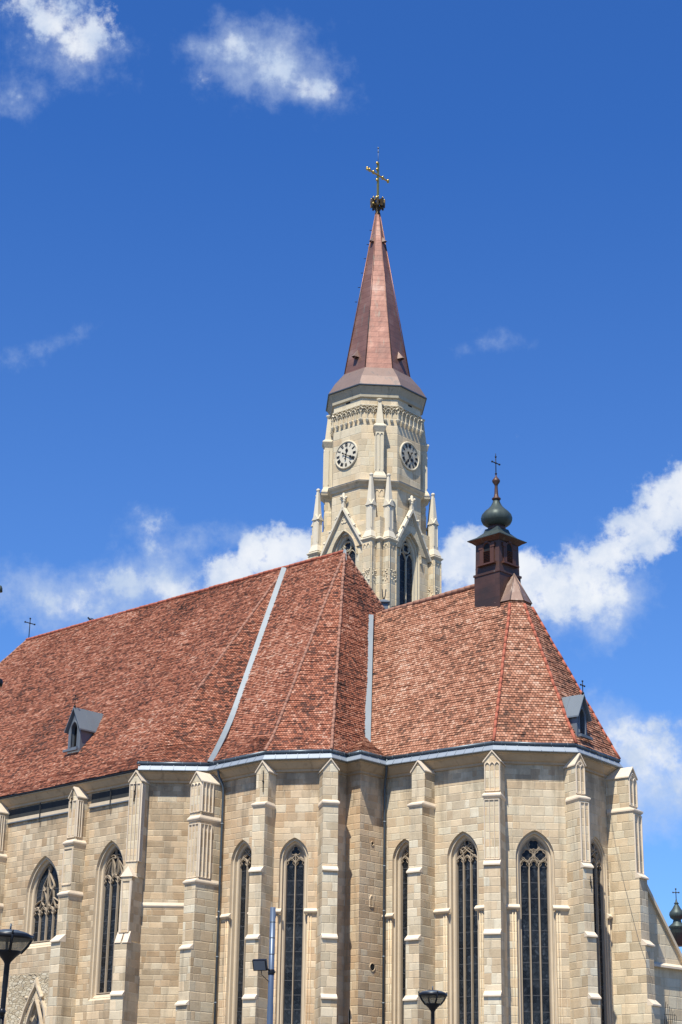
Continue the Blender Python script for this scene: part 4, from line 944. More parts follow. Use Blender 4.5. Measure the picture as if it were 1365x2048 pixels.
# ---------------- bell turret, copper cap, ridge crosses
def bell_turret():
    az=R(45); S_=np.array([-math.sin(az),-math.cos(az),0]); E_=np.array([math.cos(az),-math.sin(az),0]); Z=np.array([0,0,1.])
    corner=onplane((1004,1204),APEX[:2]-E_[:2]*0.72,APEX[:2]-E_[:2]*0.72+S_[:2])  # south-east arris seen at the roof
    c=APEX+V3(cdir,0)*0.92; c=np.array([c[0],c[1],0]); hs=0.765
    Q=lambda e,s,z:c+E_*e+S_*s+Z*z
    sq=lambda h,z:[Q(-h,h,z),Q(h,h,z),Q(h,-h,z),Q(-h,-h,z)]
    zt=lambda y:onplane((1003,y),Q(hs,hs,0)[:2],Q(hs,hs,0)[:2]+np.array([1,0]))[2]
    zb,zm,ze=zt(1212)-1.2,zt(1143),zt(1078)
    mb=MB(); mb.rings([sq(hs+.03,zb),sq(hs+.03,zm),sq(hs+.07,zm+.02),sq(hs+.07,zm+.12),sq(hs-.01,zm+.16),sq(hs-.03,ze)],0)
    t=mb.build('bell_turret','coprust',church); t['label']='brown copper bell turret with a green onion dome'
    h2=hs-.03
    for ax,nn in ((E_,S_),(-S_,E_),(S_,-E_),(-E_,-S_)):
        win=MB(); dk=MB(); O=Q(0,0,0)+nn*(hs-.02); f=lambda a,z,d=0:O+ax*a+Z*z+nn*d
        z0=zm+.60; zs=zm+1.40; A=arch(0,.25,zs,.255,0,6); path=[(-.25,z0)]+A+[(.25,z0)]
        win.ribbon(O,ax,nn,path,.14,-.01,.06); 
        for sg in (-1,1): win.box(f(sg*.36-.09,z0,0),ax*.18,Z*(zs-z0),nn*.05); win.box(f(sg*.37-.13,zs-.05,0),ax*.26,Z*.22,nn*.07)
        win.box(f(-.1,zs+.22,0),ax*.2,Z*.28,nn*.08)
        win.prism([f(-.56,z0-.12,0),f(-.56,z0-.12,.18),f(-.56,z0-.04,.18),f(-.56,z0,0)],ax*1.12)
        win.face([f(a,z,.012) for a,z in path],1); win.face([f(a,z,.014) for a,z in path][::-1],1)
        for k in range(7): win.box(f(-.2,z0+.06+k*.085,.01),ax*.40,Z*.02+nn*.03,nn*.03)
        win.build('louvred_opening',['coprust2','dark'],t)
    # flared eaves
    rf=MB(); rf.rings([sq(hs-.02,ze),sq(hs+.10,ze+.10),sq(hs+.27,ze+.20)],0,cap=False)
    rf.rings([sq(hs+.27,ze+.20),sq(hs+.27,ze+.235),sq(hs-.06,ze+.42),sq(hs-.30,ze+.66),sq(hs-.36,ze+.86)],1)
    zo=ze+.80
    cc=V3(c[:2],0)
    rf.lathe(cc,[(.44,zo),(.47,zo+.05),(.44,zo+.12),(.42,zo+.25)],16,0)
    rf.build('turret_eaves',['coprust','verdigris'],t)
    dm=MB(); prof=[(.40,.22),(.52,.26),(.66,.36),(.735,.52),(.745,.66),(.70,.82),(.58,.98),(.42,1.12),(.28,1.28),(.19,1.46),(.15,1.6)]
    n=24
    rs=[]
    for r_,z in prof: rs.append([cc+np.array([r_*(1+.035*abs(math.cos(4*a+.5)))*math.cos(a),r_*(1+.035*abs(math.cos(4*a+.5)))*math.sin(a),zo+z]) for a in [2*math.pi*k/48 for k in range(48)]])
    dm.rings(rs,0,True,True); dm.build('onion_dome','verdigris',t)
    fn=MB(); z1=zo+1.58
    fn.lathe(cc,[(.15,z1),(.22,z1+.06),(.225,z1+.11),(.13,z1+.18),(.10,z1+.32),(.075,z1+.75),(.085,z1+.82),(.19,z1+.98),(.20,z1+1.06),(.13,z1+1.16),(.05,z1+1.26),(.03,z1+1.36)],14)
    fn.build('finial','coprust',t)
    cr=MB(); cross_shape(cr,V3(c[:2],z1+1.3),1.02,.28,S_,.026); cr.tube([V3(c[:2],z1+2.3),V3(c[:2],z1+2.5)],.018,5); cr.ball(V3(c[:2],z1+1.42),.06,6); cr.build('turret_cross','iron',t)
    # copper cap over the meeting of the hips
    cp=MB(); n_=[]
    for e in (E[8],E[9],E[10],mE8):
        k=kick_pt(e,APEX,zR,KC); n_.append(APEX*.825+k*.175+(U(k-APEX)*0))
    top=APEX+np.array([.02,-.06,.10]); ext=[p+V3(U(p[:2]-APEX[:2]),0)*.10+np.array([0,0,.03]) for p in n_]
    wS=APEX-V3(-cdir,0)*0; left=ext[0]+V3(cdir,0)*.9
    for a,b in zip(ext[:-1],ext[1:]): cp.face([a,b,top])
    cp.face([ext[0]+V3(cdir,0)*0.9+np.array([0,0,0]),ext[0],top])
    for e_,col in ((ext[0],0),(ext[1],0),(ext[2],0)): cp.tube([e_,top],.03,6)
    cp.build('copper_cap','copnew',church)
    # lead skirt at the turret foot
bell_turret()
mb=MB(); cross_shape(mb,R0+np.array([.12,-.1,0]),1.35,.36,V3(n0,0),.028,zc=.78); mb.build('ridge_cross','iron',church)
# lead saddle at the apex of the chapel hips
mb=MB(); mb.prism([R2+np.array([-.16,-.25,-.75]),R2+np.array([.12,-.28,-.75]),R2+np.array([.06,-.10,.12]),R2+np.array([-.06,-.10,.12])],np.array([0,.3,0])); mb.build('lead_saddle','zinc',church)
# cable down the choir end
mb=MB(); pl=Wl[9]+nrm(9)*.12; cb=[onplane3((1179,1487),APEX,nP)+np.array([0,-.05,.05])]
for q in ((1201,1512),(1207,1540),(1220,1620),(1232,1690)): cb.append(onplane(q,pl+nrm(9)*.5,Wl[10]+nrm(9)*.62))
sl=U(Wl[10]-Wl[9]); pb2=Wl[10]-sl*.42
for q in ((1252,1780),(1278,1880),(1306,1965)): cb.append(onplane(q,pb2,pb2+nrm(9)))
mb.tube(cb,0.006,5); mb.build('lightning_cable','zinc',church)

# ---------------- sacristy beside the choir end (part of the church)
def sacristy():
    A=np.array([13.05,84.35]); d=U(np.array([math.cos(R(40)),math.sin(R(40))])); S=V3(d,0); N=V3([d[1],-d[0]],0); Z=np.array([0,0,1.])
    L=lambda px:(lambda p:((p[:2]-A)@d,p[2]))(onplane(px,A,A+d))
    s0,z0=L((1291,1776)); s1,z1=L((1365,1925)); sl=(z1-z0)/(s1-s0); z0-=.12; sE=s1+2.5; zE=z0+sl*(sE-s0)
    P=lambda s,z,dd=0.0:V3(A,0)+S*s+Z*z+N*dd
    lz=L((1335,1936))[1]
    mb=MB(); sw=s0-1.6
    sX=min(sE,s0+(lz-z0)/sl); mb.face([P(sw,lz),P(sX,lz),P(sX,z0+sl*(sX-s0)),P(sw,z0-1.6*sl)])
    mb.box(P(sw,0,.0)-N*6,S*(sE-sw),N*6.10,Z*lz)
    mb.box(P(sw,lz-.02,0)-N*6,S*(sE-sw),N*5.99,Z*.5)
    o=mb.build('sacristy','tower',church); o['label']='plain ashlar annexe with a sloping gable behind the choir end'
    cp=MB(); tn=U(np.array([sE-(s0-1.6),zE-(z0-1.6*sl)])); up=np.array([-tn[1],tn[0]])
    a=(s0-1.6,z0-1.6*sl); b=(sE,zE); q=[P(a[0],a[1],.16),P(b[0],b[1],.16),P(b[0]+up[0]*.14,b[1]+up[1]*.14,.16),P(a[0]+up[0]*.14,a[1]+up[1]*.14,.16)]
    cp.prism(q,-N*6.5); cp.build('coping','trim',o)
    ld=MB(); ld.prism([P(sw,lz-.05,.1),P(sw,lz-.05,.36),P(sw,lz+.04,.36),P(sw,lz+.2,.0)],S*(sE-sw)); ld.build('ledge','ledge',o)
    gr=MB(); rs=L((1318,2035))[0]
    for k in range(7): gr.tube([P(rs+.09*k-.05,L((1318,2048))[1]-.8,.25+.03*k),P(rs+.09*k-.05,L((1318,2005))[1]-.10*k,.5+.02*k)],.014,5)
    gr.tube([P(rs-.1,L((1318,2030))[1],.4),P(rs+.6,L((1318,2030))[1],.5)],.014,5); gr.build('spiked_grille','iron',o)
sacristy()

# ================================================================== the tower
TX=np.array([2.19,112.3]); a6=R(3.5)
SEv=np.array([math.sin(a6),-math.cos(a6)]); RTv=np.array([-SEv[1],SEv[0]])
Sv=V3((SEv-RTv)/math.sqrt(2),0); Ev=V3((SEv+RTv)/math.sqrt(2),0); Zv=np.array([0,0,1.])
tower=thing('church_tower',(TX[0],TX[1],0),'tall pale stone clock tower with a tapering copper spire and gilded cross','tower')
TQ=lambda e,s,z:V3(TX,0)+Ev*e+Sv*s+Zv*z
def octr(inr,z,rot=0.0):
    c=inr/math.cos(math.pi/8); return [TQ(c*math.cos(a),c*math.sin(a),z) for a in [-math.pi/8+rot+k*math.pi/4 for k in range(8)]][::-1]
def sqr(h,z,e=0,s=0,h2=None):
    h2=h if h2 is None else h2; return [TQ(e-h,s-h2,z),TQ(e-h,s+h2,z),TQ(e+h,s+h2,z),TQ(e+h,s-h2,z)]
# check the winding once so that faces point outwards
def outward(rs):
    a,b,c=rs[0][0],rs[0][1],rs[1][0]; n=np.cross(b-a,c-a); m=np.mean(rs[0],axis=0); return rs if n@(a+b-2*m)>0 else [r[::-1] for r in rs]
def rings(mb,rs,mat=0,cap=True,smooth=False): mb.rings(outward(rs),mat,cap,smooth)
frames={'S':(Ev,Sv),'E':(-Sv,Ev),'N':(-Ev,-Sv),'W':(Sv,-Ev)}
HB=2.90; IN=2.85
# square lower body with the belfry windows
zsq=39.75
topen={}
mb=MB()
for k,(ax,nn) in frames.items():
    a=TQ(0,0,0)+nn*HB-ax*HB; b=TQ(0,0,0)+nn*HB+ax*HB
    op=dict(s=HB,w=1.0,zb=32.5,zs=39.15,R=2.0,k=1.15,kd=0.8,drop=0.15)
    topen[k]=(op,)+wall_seg(mb,a[:2],b[:2],0,41.35,[op] if k in 'SE' else []) if False else (op,)+wall_seg(mb,a[:2],b[:2],0,41.2,[op])
tb=mb.build('tower_body',['tower','towtrim'],tower)
for k in frames:
    op,P,S,N=topen[k]
    church_save=church
    church=tower; window('belfry_window',P,S,N,op,'tower2',2,None,bars=0.7,tmat='towtrim'); church=church_save
# octagon stages
mb=MB()
rings(mb,[octr(IN,40.6),octr(IN,43.55),octr(IN+.08,43.6),octr(IN+.12,43.72),octr(IN+.26,43.90),octr(IN+.26,43.97),octr(IN-.02,44.12),octr(IN-.02,49.75),octr(IN+.08,49.8),octr(IN+.08,50.0)],0)
rings(mb,[octr(IN+.275,43.945),octr(IN+.275,43.985),octr(IN+.1,44.05)],1,cap=False)
mb.build('octagon_stage',['tower','zincdark'],tower)
# sloping shoulders between square and octagon
mb=MB()
rings(mb,[sqr(HB+.001,40.9),sqr(IN-.05,41.25)],0)
for se in (1,-1):
    for ss in (1,-1):
        c=TQ(se*HB,ss*HB,39.9); d=U(Ev*se+Sv*ss); t=np.array([-d[1],d[0],0]); m=TQ(0,0,0)+d*(IN+.0)
        a=m-t*1.15+Zv*40.9; b=m+t*1.15+Zv*40.9
        cs=[TQ(se*HB,ss*1.15,39.9),c,TQ(se*1.15,ss*HB,39.9)]
        top=[m-t*.5+d*.02+Zv*41.35,m+t*.5+d*.02+Zv*41.35]
        mb.face([c,top[0],top[1]]); mb.face([c,top[1],top[0]])
mb.build('shoulder','white',tower)
# piers (square shafts) and ledges
mbs=MB()
def ledge_ring(mb,e,s,h,z,mat=0): rings(mb,[sqr(h-.05,z-.20,e,s),sqr(h+.03,z-.12,e,s),sqr(h+.11,z-.03,e,s),sqr(h+.11,z+.02,e,s),sqr(h-.08,z+.16,e,s)],mat)
pos=[]
for k,(ax,nn) in frames.items():
    for sg in (-1,1):
        c=ax*(2.24*sg)+nn*3.02; e=c@Ev; s=c@Sv; pos.append((e,s,ax,nn))
        p=MB(); h=.36
        rings(p,[sqr(h,0,e,s),sqr(h,39.6,e,s)],0)
        ledge_ring(p,e,s,h,39.72,1)
        for a2,n2 in ((ax,nn),(-nn,ax),(nn,-ax)):
            O=TQ(e,s,0)+n2*h
            for x in (-.32,.32): p.ribbon(O,a2,n2,[(x,30),(x,39.45)],.06,-.01,.05,0,bevel=.5)
            for sg2 in (-.14,.14): p.ribbon(O,a2,n2,arch(sg2,.12,39.2,.22,0,3),.04,-.01,.04,0)
            # carved foliage band
            rnd=random.Random(int(100*(e+9))+int(10*s))
            for q in range(18): p.ball(O+a2*rnd.uniform(-.30,.30)+Zv*rnd.uniform(37.0,37.75)+n2*.02,rnd.uniform(.035,.065),5,1)
        p.build('corner_pier',['tower','towtrim','white'],tower)
        # pinnacle standing on the pier
        q=MB(); r=.215
        rings(q,[sqr(h+.02,39.86,e,s),sqr(r+.05,40.22,e,s),sqr(r+.02,40.30,e,s)],0); rings(q,[sqr(r,40.3,e,s),sqr(r,42.10,e,s)],0)
        for a2,n2 in ((ax,nn),(-nn,ax),(nn,-ax),(-ax,-nn)):
            O=TQ(e,s,0)+n2*r
            q.prism([O-a2*(r+.06)+Zv*42.0+n2*.06,O+a2*(r+.06)+Zv*42.0+n2*.06,O+Zv*42.42+n2*.06],-n2*.2)
            q.ribbon(O,a2,n2,[(-.17,40.5),(-.17,41.75)],.05,-.01,.03); q.ribbon(O,a2,n2,[(.17,40.5),(.17,41.75)],.05,-.01,.03); q.ribbon(O,a2,n2,arch(0,.16,41.75,.3,0,4),.05,-.01,.03)
        rings(q,[sqr(r-.01,42.05,e,s),sqr(.075,43.98,e,s)],0)
        q.lathe(TQ(e,s,0),[(.07,43.95),(.085,44.0),(.13,44.08),(.13,44.14),(.07,44.2)],10)
        q.build('pinnacle','white',tower)
# stage ledge on the square body's corners
for se in (1,-1):
    for ss in (1,-1):
        mb=MB(); e,s=se*(HB-.55),ss*(HB-.55); rings(mb,[sqr(.5,39.52,e,s),sqr(.60,39.62,e,s),sqr(.68,39.70,e,s),sqr(.68,39.76,e,s),sqr(.45,39.98,e,s)],0); mb.build('corner_ledge','towtrim',tower)
# gables over the belfry windows
for k,(ax,nn) in frames.items():
    mb=MB(); O=TQ(0,0,0)+nn*HB
    hw,zf,za=1.74,39.55,42.35
    mb.prism([O-ax*hw+Zv*zf,O-ax*1.15+Zv*zf]+[O+ax*a+Zv*b for a,b in arch(0,1.12,39.1,2.1,0,8)[2:-2]]+[O+ax*1.15+Zv*zf,O+ax*hw+Zv*zf,O+Zv*za],nn*.10,0) if False else None
    A=arch(0,1.06,39.1,2.02,0,8); h=len(A)//2
    f=lambda a,z,d=.08:O+ax*a+Zv*z+nn*d
    for sg in (-1,1):
        pts=[f(sg*abs(a),z) for a,z in A[2:h+1]]+[f(0,za),f(sg*hw,zf+.05),f(sg*1.06,zf+.05)]
        mb.face(pts if sg<0 else pts[::-1])
        mb.ribbon(O,ax,nn,[(sg*(hw+.10),zf-.16),(0,za+.02)],.17,0,.30,1,bevel=.85)
        for q in (.18,.45,.72):
            c=f(sg*hw*(1-q),zf+(za-zf)*q+.14,.25)
            for j in range(4): mb.ball(c+ax*random.uniform(-.1,.1)+Zv*random.uniform(-.05,.1)+nn*random.uniform(-.05,.05),.07,6,1)
    mb.ribbon(O,ax,nn,A,.10,0,.13,0); 
    mb.ribbon(O,ax,nn,foil(0,41.55,.24,3,math.pi/2),.05,.05,.12,1,closed=True)
    gb=mb.build('window_gable',['tower','white'],tower)
    fn=MB(); c=O+nn*.17
    fn.box(c-ax*.10-nn*.10+Zv*(za-.1),ax*.20,nn*.20,Zv*.55); fn.lathe(V3(c[:2],0),[(.11,za+.35),(.17,za+.5),(.12,za+.55),(.09,za+.62),(.10,za+.95),(.05,za+1.02)],8)
    for q in range(4):
        d=(ax,nn,-ax,-nn)[q]; fn.ball(c+d*.22+Zv*(za+.68),.10,6); fn.ball(c+d*.14+Zv*(za+.60),.10,6)
    fn.build('finial','white',gb)
# diagonal piers and tall upper pinnacles on the octagon
for se in (1,-1):
    for ss in (1,-1):
        d=U(Ev*se+Sv*ss); t=np.array([-d[1],d[0],0]); C=TQ(0,0,0)
        B=lambda a,o,z:C+t*a+d*o+Zv*z
        def rect(hw,o0,o1,z): return [B(-hw,o0,z),B(-hw,o1,z),B(hw,o1,z),B(hw,o0,z)]
        p=MB()
        rings(p,[rect(.36,2.6,3.30,41.3),rect(.36,2.6,3.30,42.65),rect(.33,2.6,3.26,42.70),rect(.33,2.6,3.26,43.5),rect(.40,2.6,3.34,43.62),rect(.55,2.6,3.52,43.80),rect(.58,2.6,3.56,43.95),rect(.58,2.6,3.56,44.0)],0)
        for sg in (-1,1): p.ribbon(B(0,3.26,0),t,d,arch(sg*.15,.12,43.1,.2,0,4)+[(sg*.15-.12 if False else sg*.15+.12,42.85)],.05,-.01,.04,0)
        p.face([B(-.36,3.30,41.3),B(0,3.72,40.25),B(.36,3.30,41.3)]); p.face([B(.36,3.30,41.3),B(0,3.72,40.25),B(.36,2.8,41.3)]); p.face([B(-.36,2.8,41.3),B(0,3.72,40.25),B(-.36,3.30,41.3)])
        rings(p,[rect(.595,2.6,3.575,43.95),rect(.595,2.6,3.575,43.985),rect(.4,2.6,3.4,44.03)],1,cap=False)
        p.build('diagonal_pier',['tower','zincdark'],tower)
        q=MB()
        rings(q,[rect(.42,2.80,3.50,44.0),rect(.42,2.80,3.50,44.15),rect(.29,2.80,3.36,44.45)],0)
        rings(q,[rect(.27,2.80,3.34,44.3),rect(.27,2.80,3.34,47.35)],0)
        for x in (-.24,0,.24): q.ribbon(B(0,3.34,0),t,d,[(x,44.6),(x,47.0)],.06,-.01,.05)
        for sg in (-1,1):
            q.ribbon(B(0,3.34,0),t,d,arch(sg*.12,.11,46.95,.2,0,4),.05,-.01,.05)
            q.ribbon(B(sg*.27,3.07,0),d if sg<0 else -d,t*sg,[(0,44.6),(0,47.0)],.10,-.01,.05)
        rings(q,[rect(.29,2.78,3.36,47.25),rect(.36,2.71,3.43,47.42),rect(.42,2.66,3.49,47.56),rect(.42,2.66,3.49,47.62),rect(.27,2.80,3.34,47.78)],0)
        rings(q,[rect(.26,2.81,3.33,47.7),rect(.10,2.97,3.17,49.35)],0)
        q.lathe(B(0,3.07,0),[(.12,49.3),(.13,49.4),(.20,49.5),(.20,49.56),(.12,49.6)],10)
        q.build('upper_pinnacle','towtrim',tower)
# arcaded frieze with hanging corbels
for k in range(8):
    mb=MB(); a=k*math.pi/4; nn=U(Ev*math.cos(a)+Sv*math.sin(a)); ax=np.array([-nn[1],nn[0],0]); O=TQ(0,0,0)+nn*(IN-.02); n=6; L=2*IN*math.tan(math.pi/8); b=L/n
    if np.cross(ax,Zv)@nn<0: ax=-ax
    for j in range(n+1):
        x=-L/2+b*j
        mb.box(O+ax*(x-.035)+Zv*48.25,ax*.07,Zv*.40,nn*.05); 
        cc=O+ax*x; mb.rings([[cc+ax*(-r_)+Zv*z,cc+ax*r_+Zv*z,cc+ax*r_+nn*o+Zv*z,cc-ax*r_+nn*o+Zv*z] for r_,o,z in ((.03,.06,47.98),(.075,.13,48.10),(.10,.17,48.20),(.10,.17,48.26),(.05,.10,48.3))],0)
        mb.ribbon(O,ax,nn,[(x,48.3),(x,48.75)],.06,0,.09)
    for j in range(n):
        c=-L/2+b*(j+.5)
        mb.ribbon(O,ax,nn,arch(c,b/2,48.72,b*.78,0,5),.055,0,.13); mb.ribbon(O,ax,nn,arch(c,b,48.72,b*1.25,0,6)[2:-2],.045,0,.11)
        mb.ribbon(O,ax,nn,[(c-b*.42,48.74),(c-b*.15,48.80),(c-b*.2,48.98),(c,49.06),(c+b*.2,48.98),(c+b*.15,48.80),(c+b*.42,48.74)],.04,0,.08)
    mb.box(O-ax*(L/2+.02)+Zv*49.20,ax*(L+.04),Zv*.07,nn*.09)
    mb.build('arcade_frieze','towtrim',tower)
    if k in (0,2):
        v=MB(); v.box(O+ax*(L*.0-.10)+Zv*49.62,ax*.34,Zv*.36,nn*.03) ; v.build('vent_opening','dark',tower)
# cornice under the spire
mb=MB(); rings(mb,[octr(IN-.02,49.70),octr(IN+.10,49.78),octr(IN+.10,50.02),octr(IN+.22,50.30),octr(IN+.31,50.46),octr(IN+.31,50.52)],0); mb.build('eaves_cornice','towdark',tower)
mb=MB()
EI=3.20
rings(mb,[octr(EI+.02,50.47),octr(EI+.045,50.50),octr(EI+.045,50.56),octr(EI,50.58)],2)
NB=10
def sp(z,i): return octr(i,z)
rr=[octr(EI+.02,50.56),octr(2.80,51.35),octr(2.19,52.2)]
rings(mb,rr,1,cap=False)
rings(mb,[octr(2.15,52.2),octr(1.55,55.75),octr(.98,59.3),octr(.15,64.75)],0)
cr=octr(2.17,52.2); ct=octr(.15,64.75)
for a,b in zip(cr,ct): mb.tube([a,b],.035,5)
spire=mb.build('spire',['copper','copgrey','gutter'],tower)
for k in range(8):
    a=k*math.pi/4; nn=U(Ev*math.cos(a)+Sv*math.sin(a)); t=np.array([-nn[1],nn[0],0])
    for z,s_ in ((53.2,1.0),(62.4,.7)):
        inr=2.15-(z-52.2)/(64.75-52.2)*2.0; c=TQ(0,0,0)+nn*inr+Zv*z
        if k%2==1 and z>60: continue
        if k%2==0 or z>60:
            lc=MB(); lc.face([c-t*.22*s_,c+nn*.40*s_-t*.12*s_,c+nn*.0+Zv*.62*s_-nn*.10*s_]); lc.face([c+nn*.40*s_-t*.12*s_,c+nn*.40*s_+t*.12*s_,c+Zv*.62*s_-nn*.10*s_]); lc.face([c+nn*.40*s_+t*.12*s_,c+t*.22*s_,c+Zv*.62*s_-nn*.10*s_]); lc.build('lucarne','copgrey',spire)
# iron rungs on the western arris
a0=TQ(0,0,0)+(-Ev*.92+Sv*.38)*2.3
for q in range(6):
    f=q/6; z=58+q*1.1; inr=2.15-(z-52.2)/12.55*2.0; c=TQ(0,0,z)+U(-RTv[0]*np.array([1,0,0])-np.array([0,RTv[1],0]))*inr*1.08; rg=MB(); rg.tube([c,c+V3(-RTv,0)*.16],.025,5); rg.build('climbing_rung','iron',spire)
# crown ornament and gilded cross
mb=MB(); c=TQ(0,0,0); mb.lathe(c,[(.16,64.6),(.20,64.8),(.14,64.95),(.22,65.15),(.12,65.3),(.10,66.1)],10)
for q in range(8):
    a=q*math.pi/4; d=Ev*math.cos(a)+Sv*math.sin(a); rad=.40
    mb.tube([c+d*.12+Zv*65.05,c+d*.26+Zv*65.35,c+d*rad+Zv*65.45],.06,6); mb.prism([c+d*.20+Zv*65.42,c+d*(rad+.10)+Zv*65.25,c+d*(rad+.12)+Zv*65.85,c+d*.20+Zv*65.80],np.cross(d,Zv)*.12)
    for _ in range(3): mb.ball(c+d*(rad+random.uniform(-.15,.1))+Zv*(65.72+random.uniform(-.3,.14)),.085,6,random.choice((0,0,1)))
    mb.ball(c+d*(rad+.05)+Zv*65.92,.06,6,1)
mb.build('crown_ornament',['golddark','gold'],tower)
mb=MB(); mb.tube([c+Zv*65.7,c+Zv*68.85],.085,4,smooth=False); ca=-Sv; zc=67.83
mb.tube([c+Zv*zc-ca*1.18,c+Zv*zc+ca*1.12],.08,4,smooth=False)
for p in (c+Zv*68.75,c+Zv*68.25,c+Zv*67.42): mb.ball(p+Sv*.05-ca*.06,.10,8)
for x in (-1.15,-.92,-.5,.5,1.08): mb.ball(c+Zv*(zc+.06)+ca*x,.10,8); mb.ball(c+Zv*(zc-.05)+ca*x,.09,8)
mb.ball(c+Zv*66.0+Sv*.1,.16,8)
mb.build('cross','gold',tower)
mb=MB(); mb.tube([c+Zv*68.8,c+Zv*69.9],.018,5); mb.ball(c+Zv*70.0,.07,8); mb.lathe(c,[(.01,69.66),(.07,69.68),(.02,69.76)],6); mb.build('lightning_rod','zinc',tower)

# ---------------- clocks
NUM=['XII','I','II','III','IIII','V','VI','VII','VIII','IX','X','XI']
def clock(ax,nn,zc,hour,minute,label,gloss):
    O=TQ(0,0,zc)+nn*(IN-.01); r=.86; n=48
    P=lambda x,y,d:O+ax*x+Zv*y+nn*d
    mb=MB(); rs=[]
    for rad,d in ((r+.11,0),(r+.11,.06),(r+.07,.10),(r+.02,.10),(r,.05)): rs.append([P(rad*math.cos(2*math.pi*k/n),rad*math.sin(2*math.pi*k/n),d) for k in range(n)])
    for a,b in zip(rs[:-1],rs[1:]):
        for k in range(n): mb.face([a[k],a[(k+1)%n],b[(k+1)%n],b[k]],1)
    mb.face(rs[-1],0)
    ck=mb.build('clock',[gloss,'towtrim'],tower); ck['label']=label
    nm=MB()
    def bar(x0,y0,x1,y1,w_,d0=.052,d1=.07):
        a=np.array([x0,y0]);b=np.array([x1,y1]);t=U(b-a);q=np.array([-t[1],t[0]])*w_/2
        c=[a-q,b-q,b+q,a+q]; lo=[P(*p,d0) for p in c]; hi=[P(*p,d1) for p in c]; nm.face(hi); nm.loft(lo,hi)
    for i,s in enumerate(NUM):
        th=math.pi/2-i*math.pi/6; rd=np.array([math.cos(th),math.sin(th)]); tg=np.array([math.sin(th),-math.cos(th)])
        wds={'I':.054,'V':.112,'X':.112}; tot=sum(wds[ch] for ch in s); x=-tot/2; r0,r1=.57,.81
        for ch in s:
            wd=wds[ch]; xm=x+wd/2; f=lambda u,v:tuple(rd*v+tg*u)
            if ch=='I': bar(*f(xm,r0),*f(xm,r1),.042)
            elif ch=='V': bar(*f(xm-.043,r1),*f(xm,r0),.042); bar(*f(xm+.043,r1),*f(xm,r0),.018)
            else: bar(*f(xm-.043,r1),*f(xm+.043,r0),.042); bar(*f(xm+.043,r1),*f(xm-.043,r0),.018)
            x+=wd
    nm.build('numerals','iron',ck)
    for L,w_,ang,nmz in ((.50,.10,(hour%12)/12*2*math.pi,'hour_hand'),(.76,.075,minute/60*2*math.pi,'minute_hand')):
        hb=MB(); th=math.pi/2-ang; rd=np.array([math.cos(th),math.sin(th)]); tg=np.array([math.sin(th),-math.cos(th)]); f=lambda u,v,d=.10 if nmz=='hour_hand' else .13:P(*(rd*v+tg*u),d)
        pts=[(-.022,-.26),(.022,-.26),(.022,L*.42),(w_*1.15,L*.58),(w_*.9,L*.72),(.02,L*.80),(0,L),(-.02,L*.80),(-w_*.9,L*.72),(-w_*1.15,L*.58),(-.022,L*.42)]
        hb.prism([f(*p) for p in pts],-nn*.02); hb.ball(f(0,-.28),.06,8); hb.ball(f(0,0),.05,8); hb.build(nmz,'iron',ck)
M['dial']=plain('cream clock dial',(0.60,0.545,0.42),0.8,0.2,2.0,bmp=0)
M['dialgrey']=plain('grey clock dial',(0.44,0.39,0.285),0.5,0.25,2.0,bmp=0,spec=0.3)
clock(Ev,Sv,46.05,12.35,20,'round cream clock with black roman numerals on the sunlit face','dial'); clock(-Sv,Ev,46.12,4.6,35,'round grey clock with black roman numerals on the turned face','dialgrey')
# small chimney like post and railing glimpsed between the roofs belong to the nave roof
mb=MB(); pp=atY((768,1216),99.0)
mb.box(pp+np.array([-.22,-.22,-2]),np.array([.46,0,0]),np.array([0,.46,0]),np.array([0,0,2.2])); mb.rings([[pp+np.array([x*k,y*k,z]) for x,y in ((-1,-1),(1,-1),(1,1),(-1,1))] for k,z in ((.24,.2),(.33,.26),(.33,.32),(.05,.5))],0)
for x in (-.06,.07): mb.tube([pp+np.array([0,0,.45]),pp+np.array([x,0,.7]),pp+np.array([x*1.6,0,1.1])],.03,5,1)
mb.build('roof_vent',['zincdark','iron'],church)
mb=MB(); q0,q1=atY((783,1222),99.5),atY((800,1219),100.5)
for f in np.linspace(0,1,6): p=q0*(1-f)+q1*f; mb.tube([p-Zv*1.2,p+Zv*.25],.018,5)
mb.tube([q0+Zv*.25,q1+Zv*.25],.02,5); mb.build('roof_railing','iron',church)

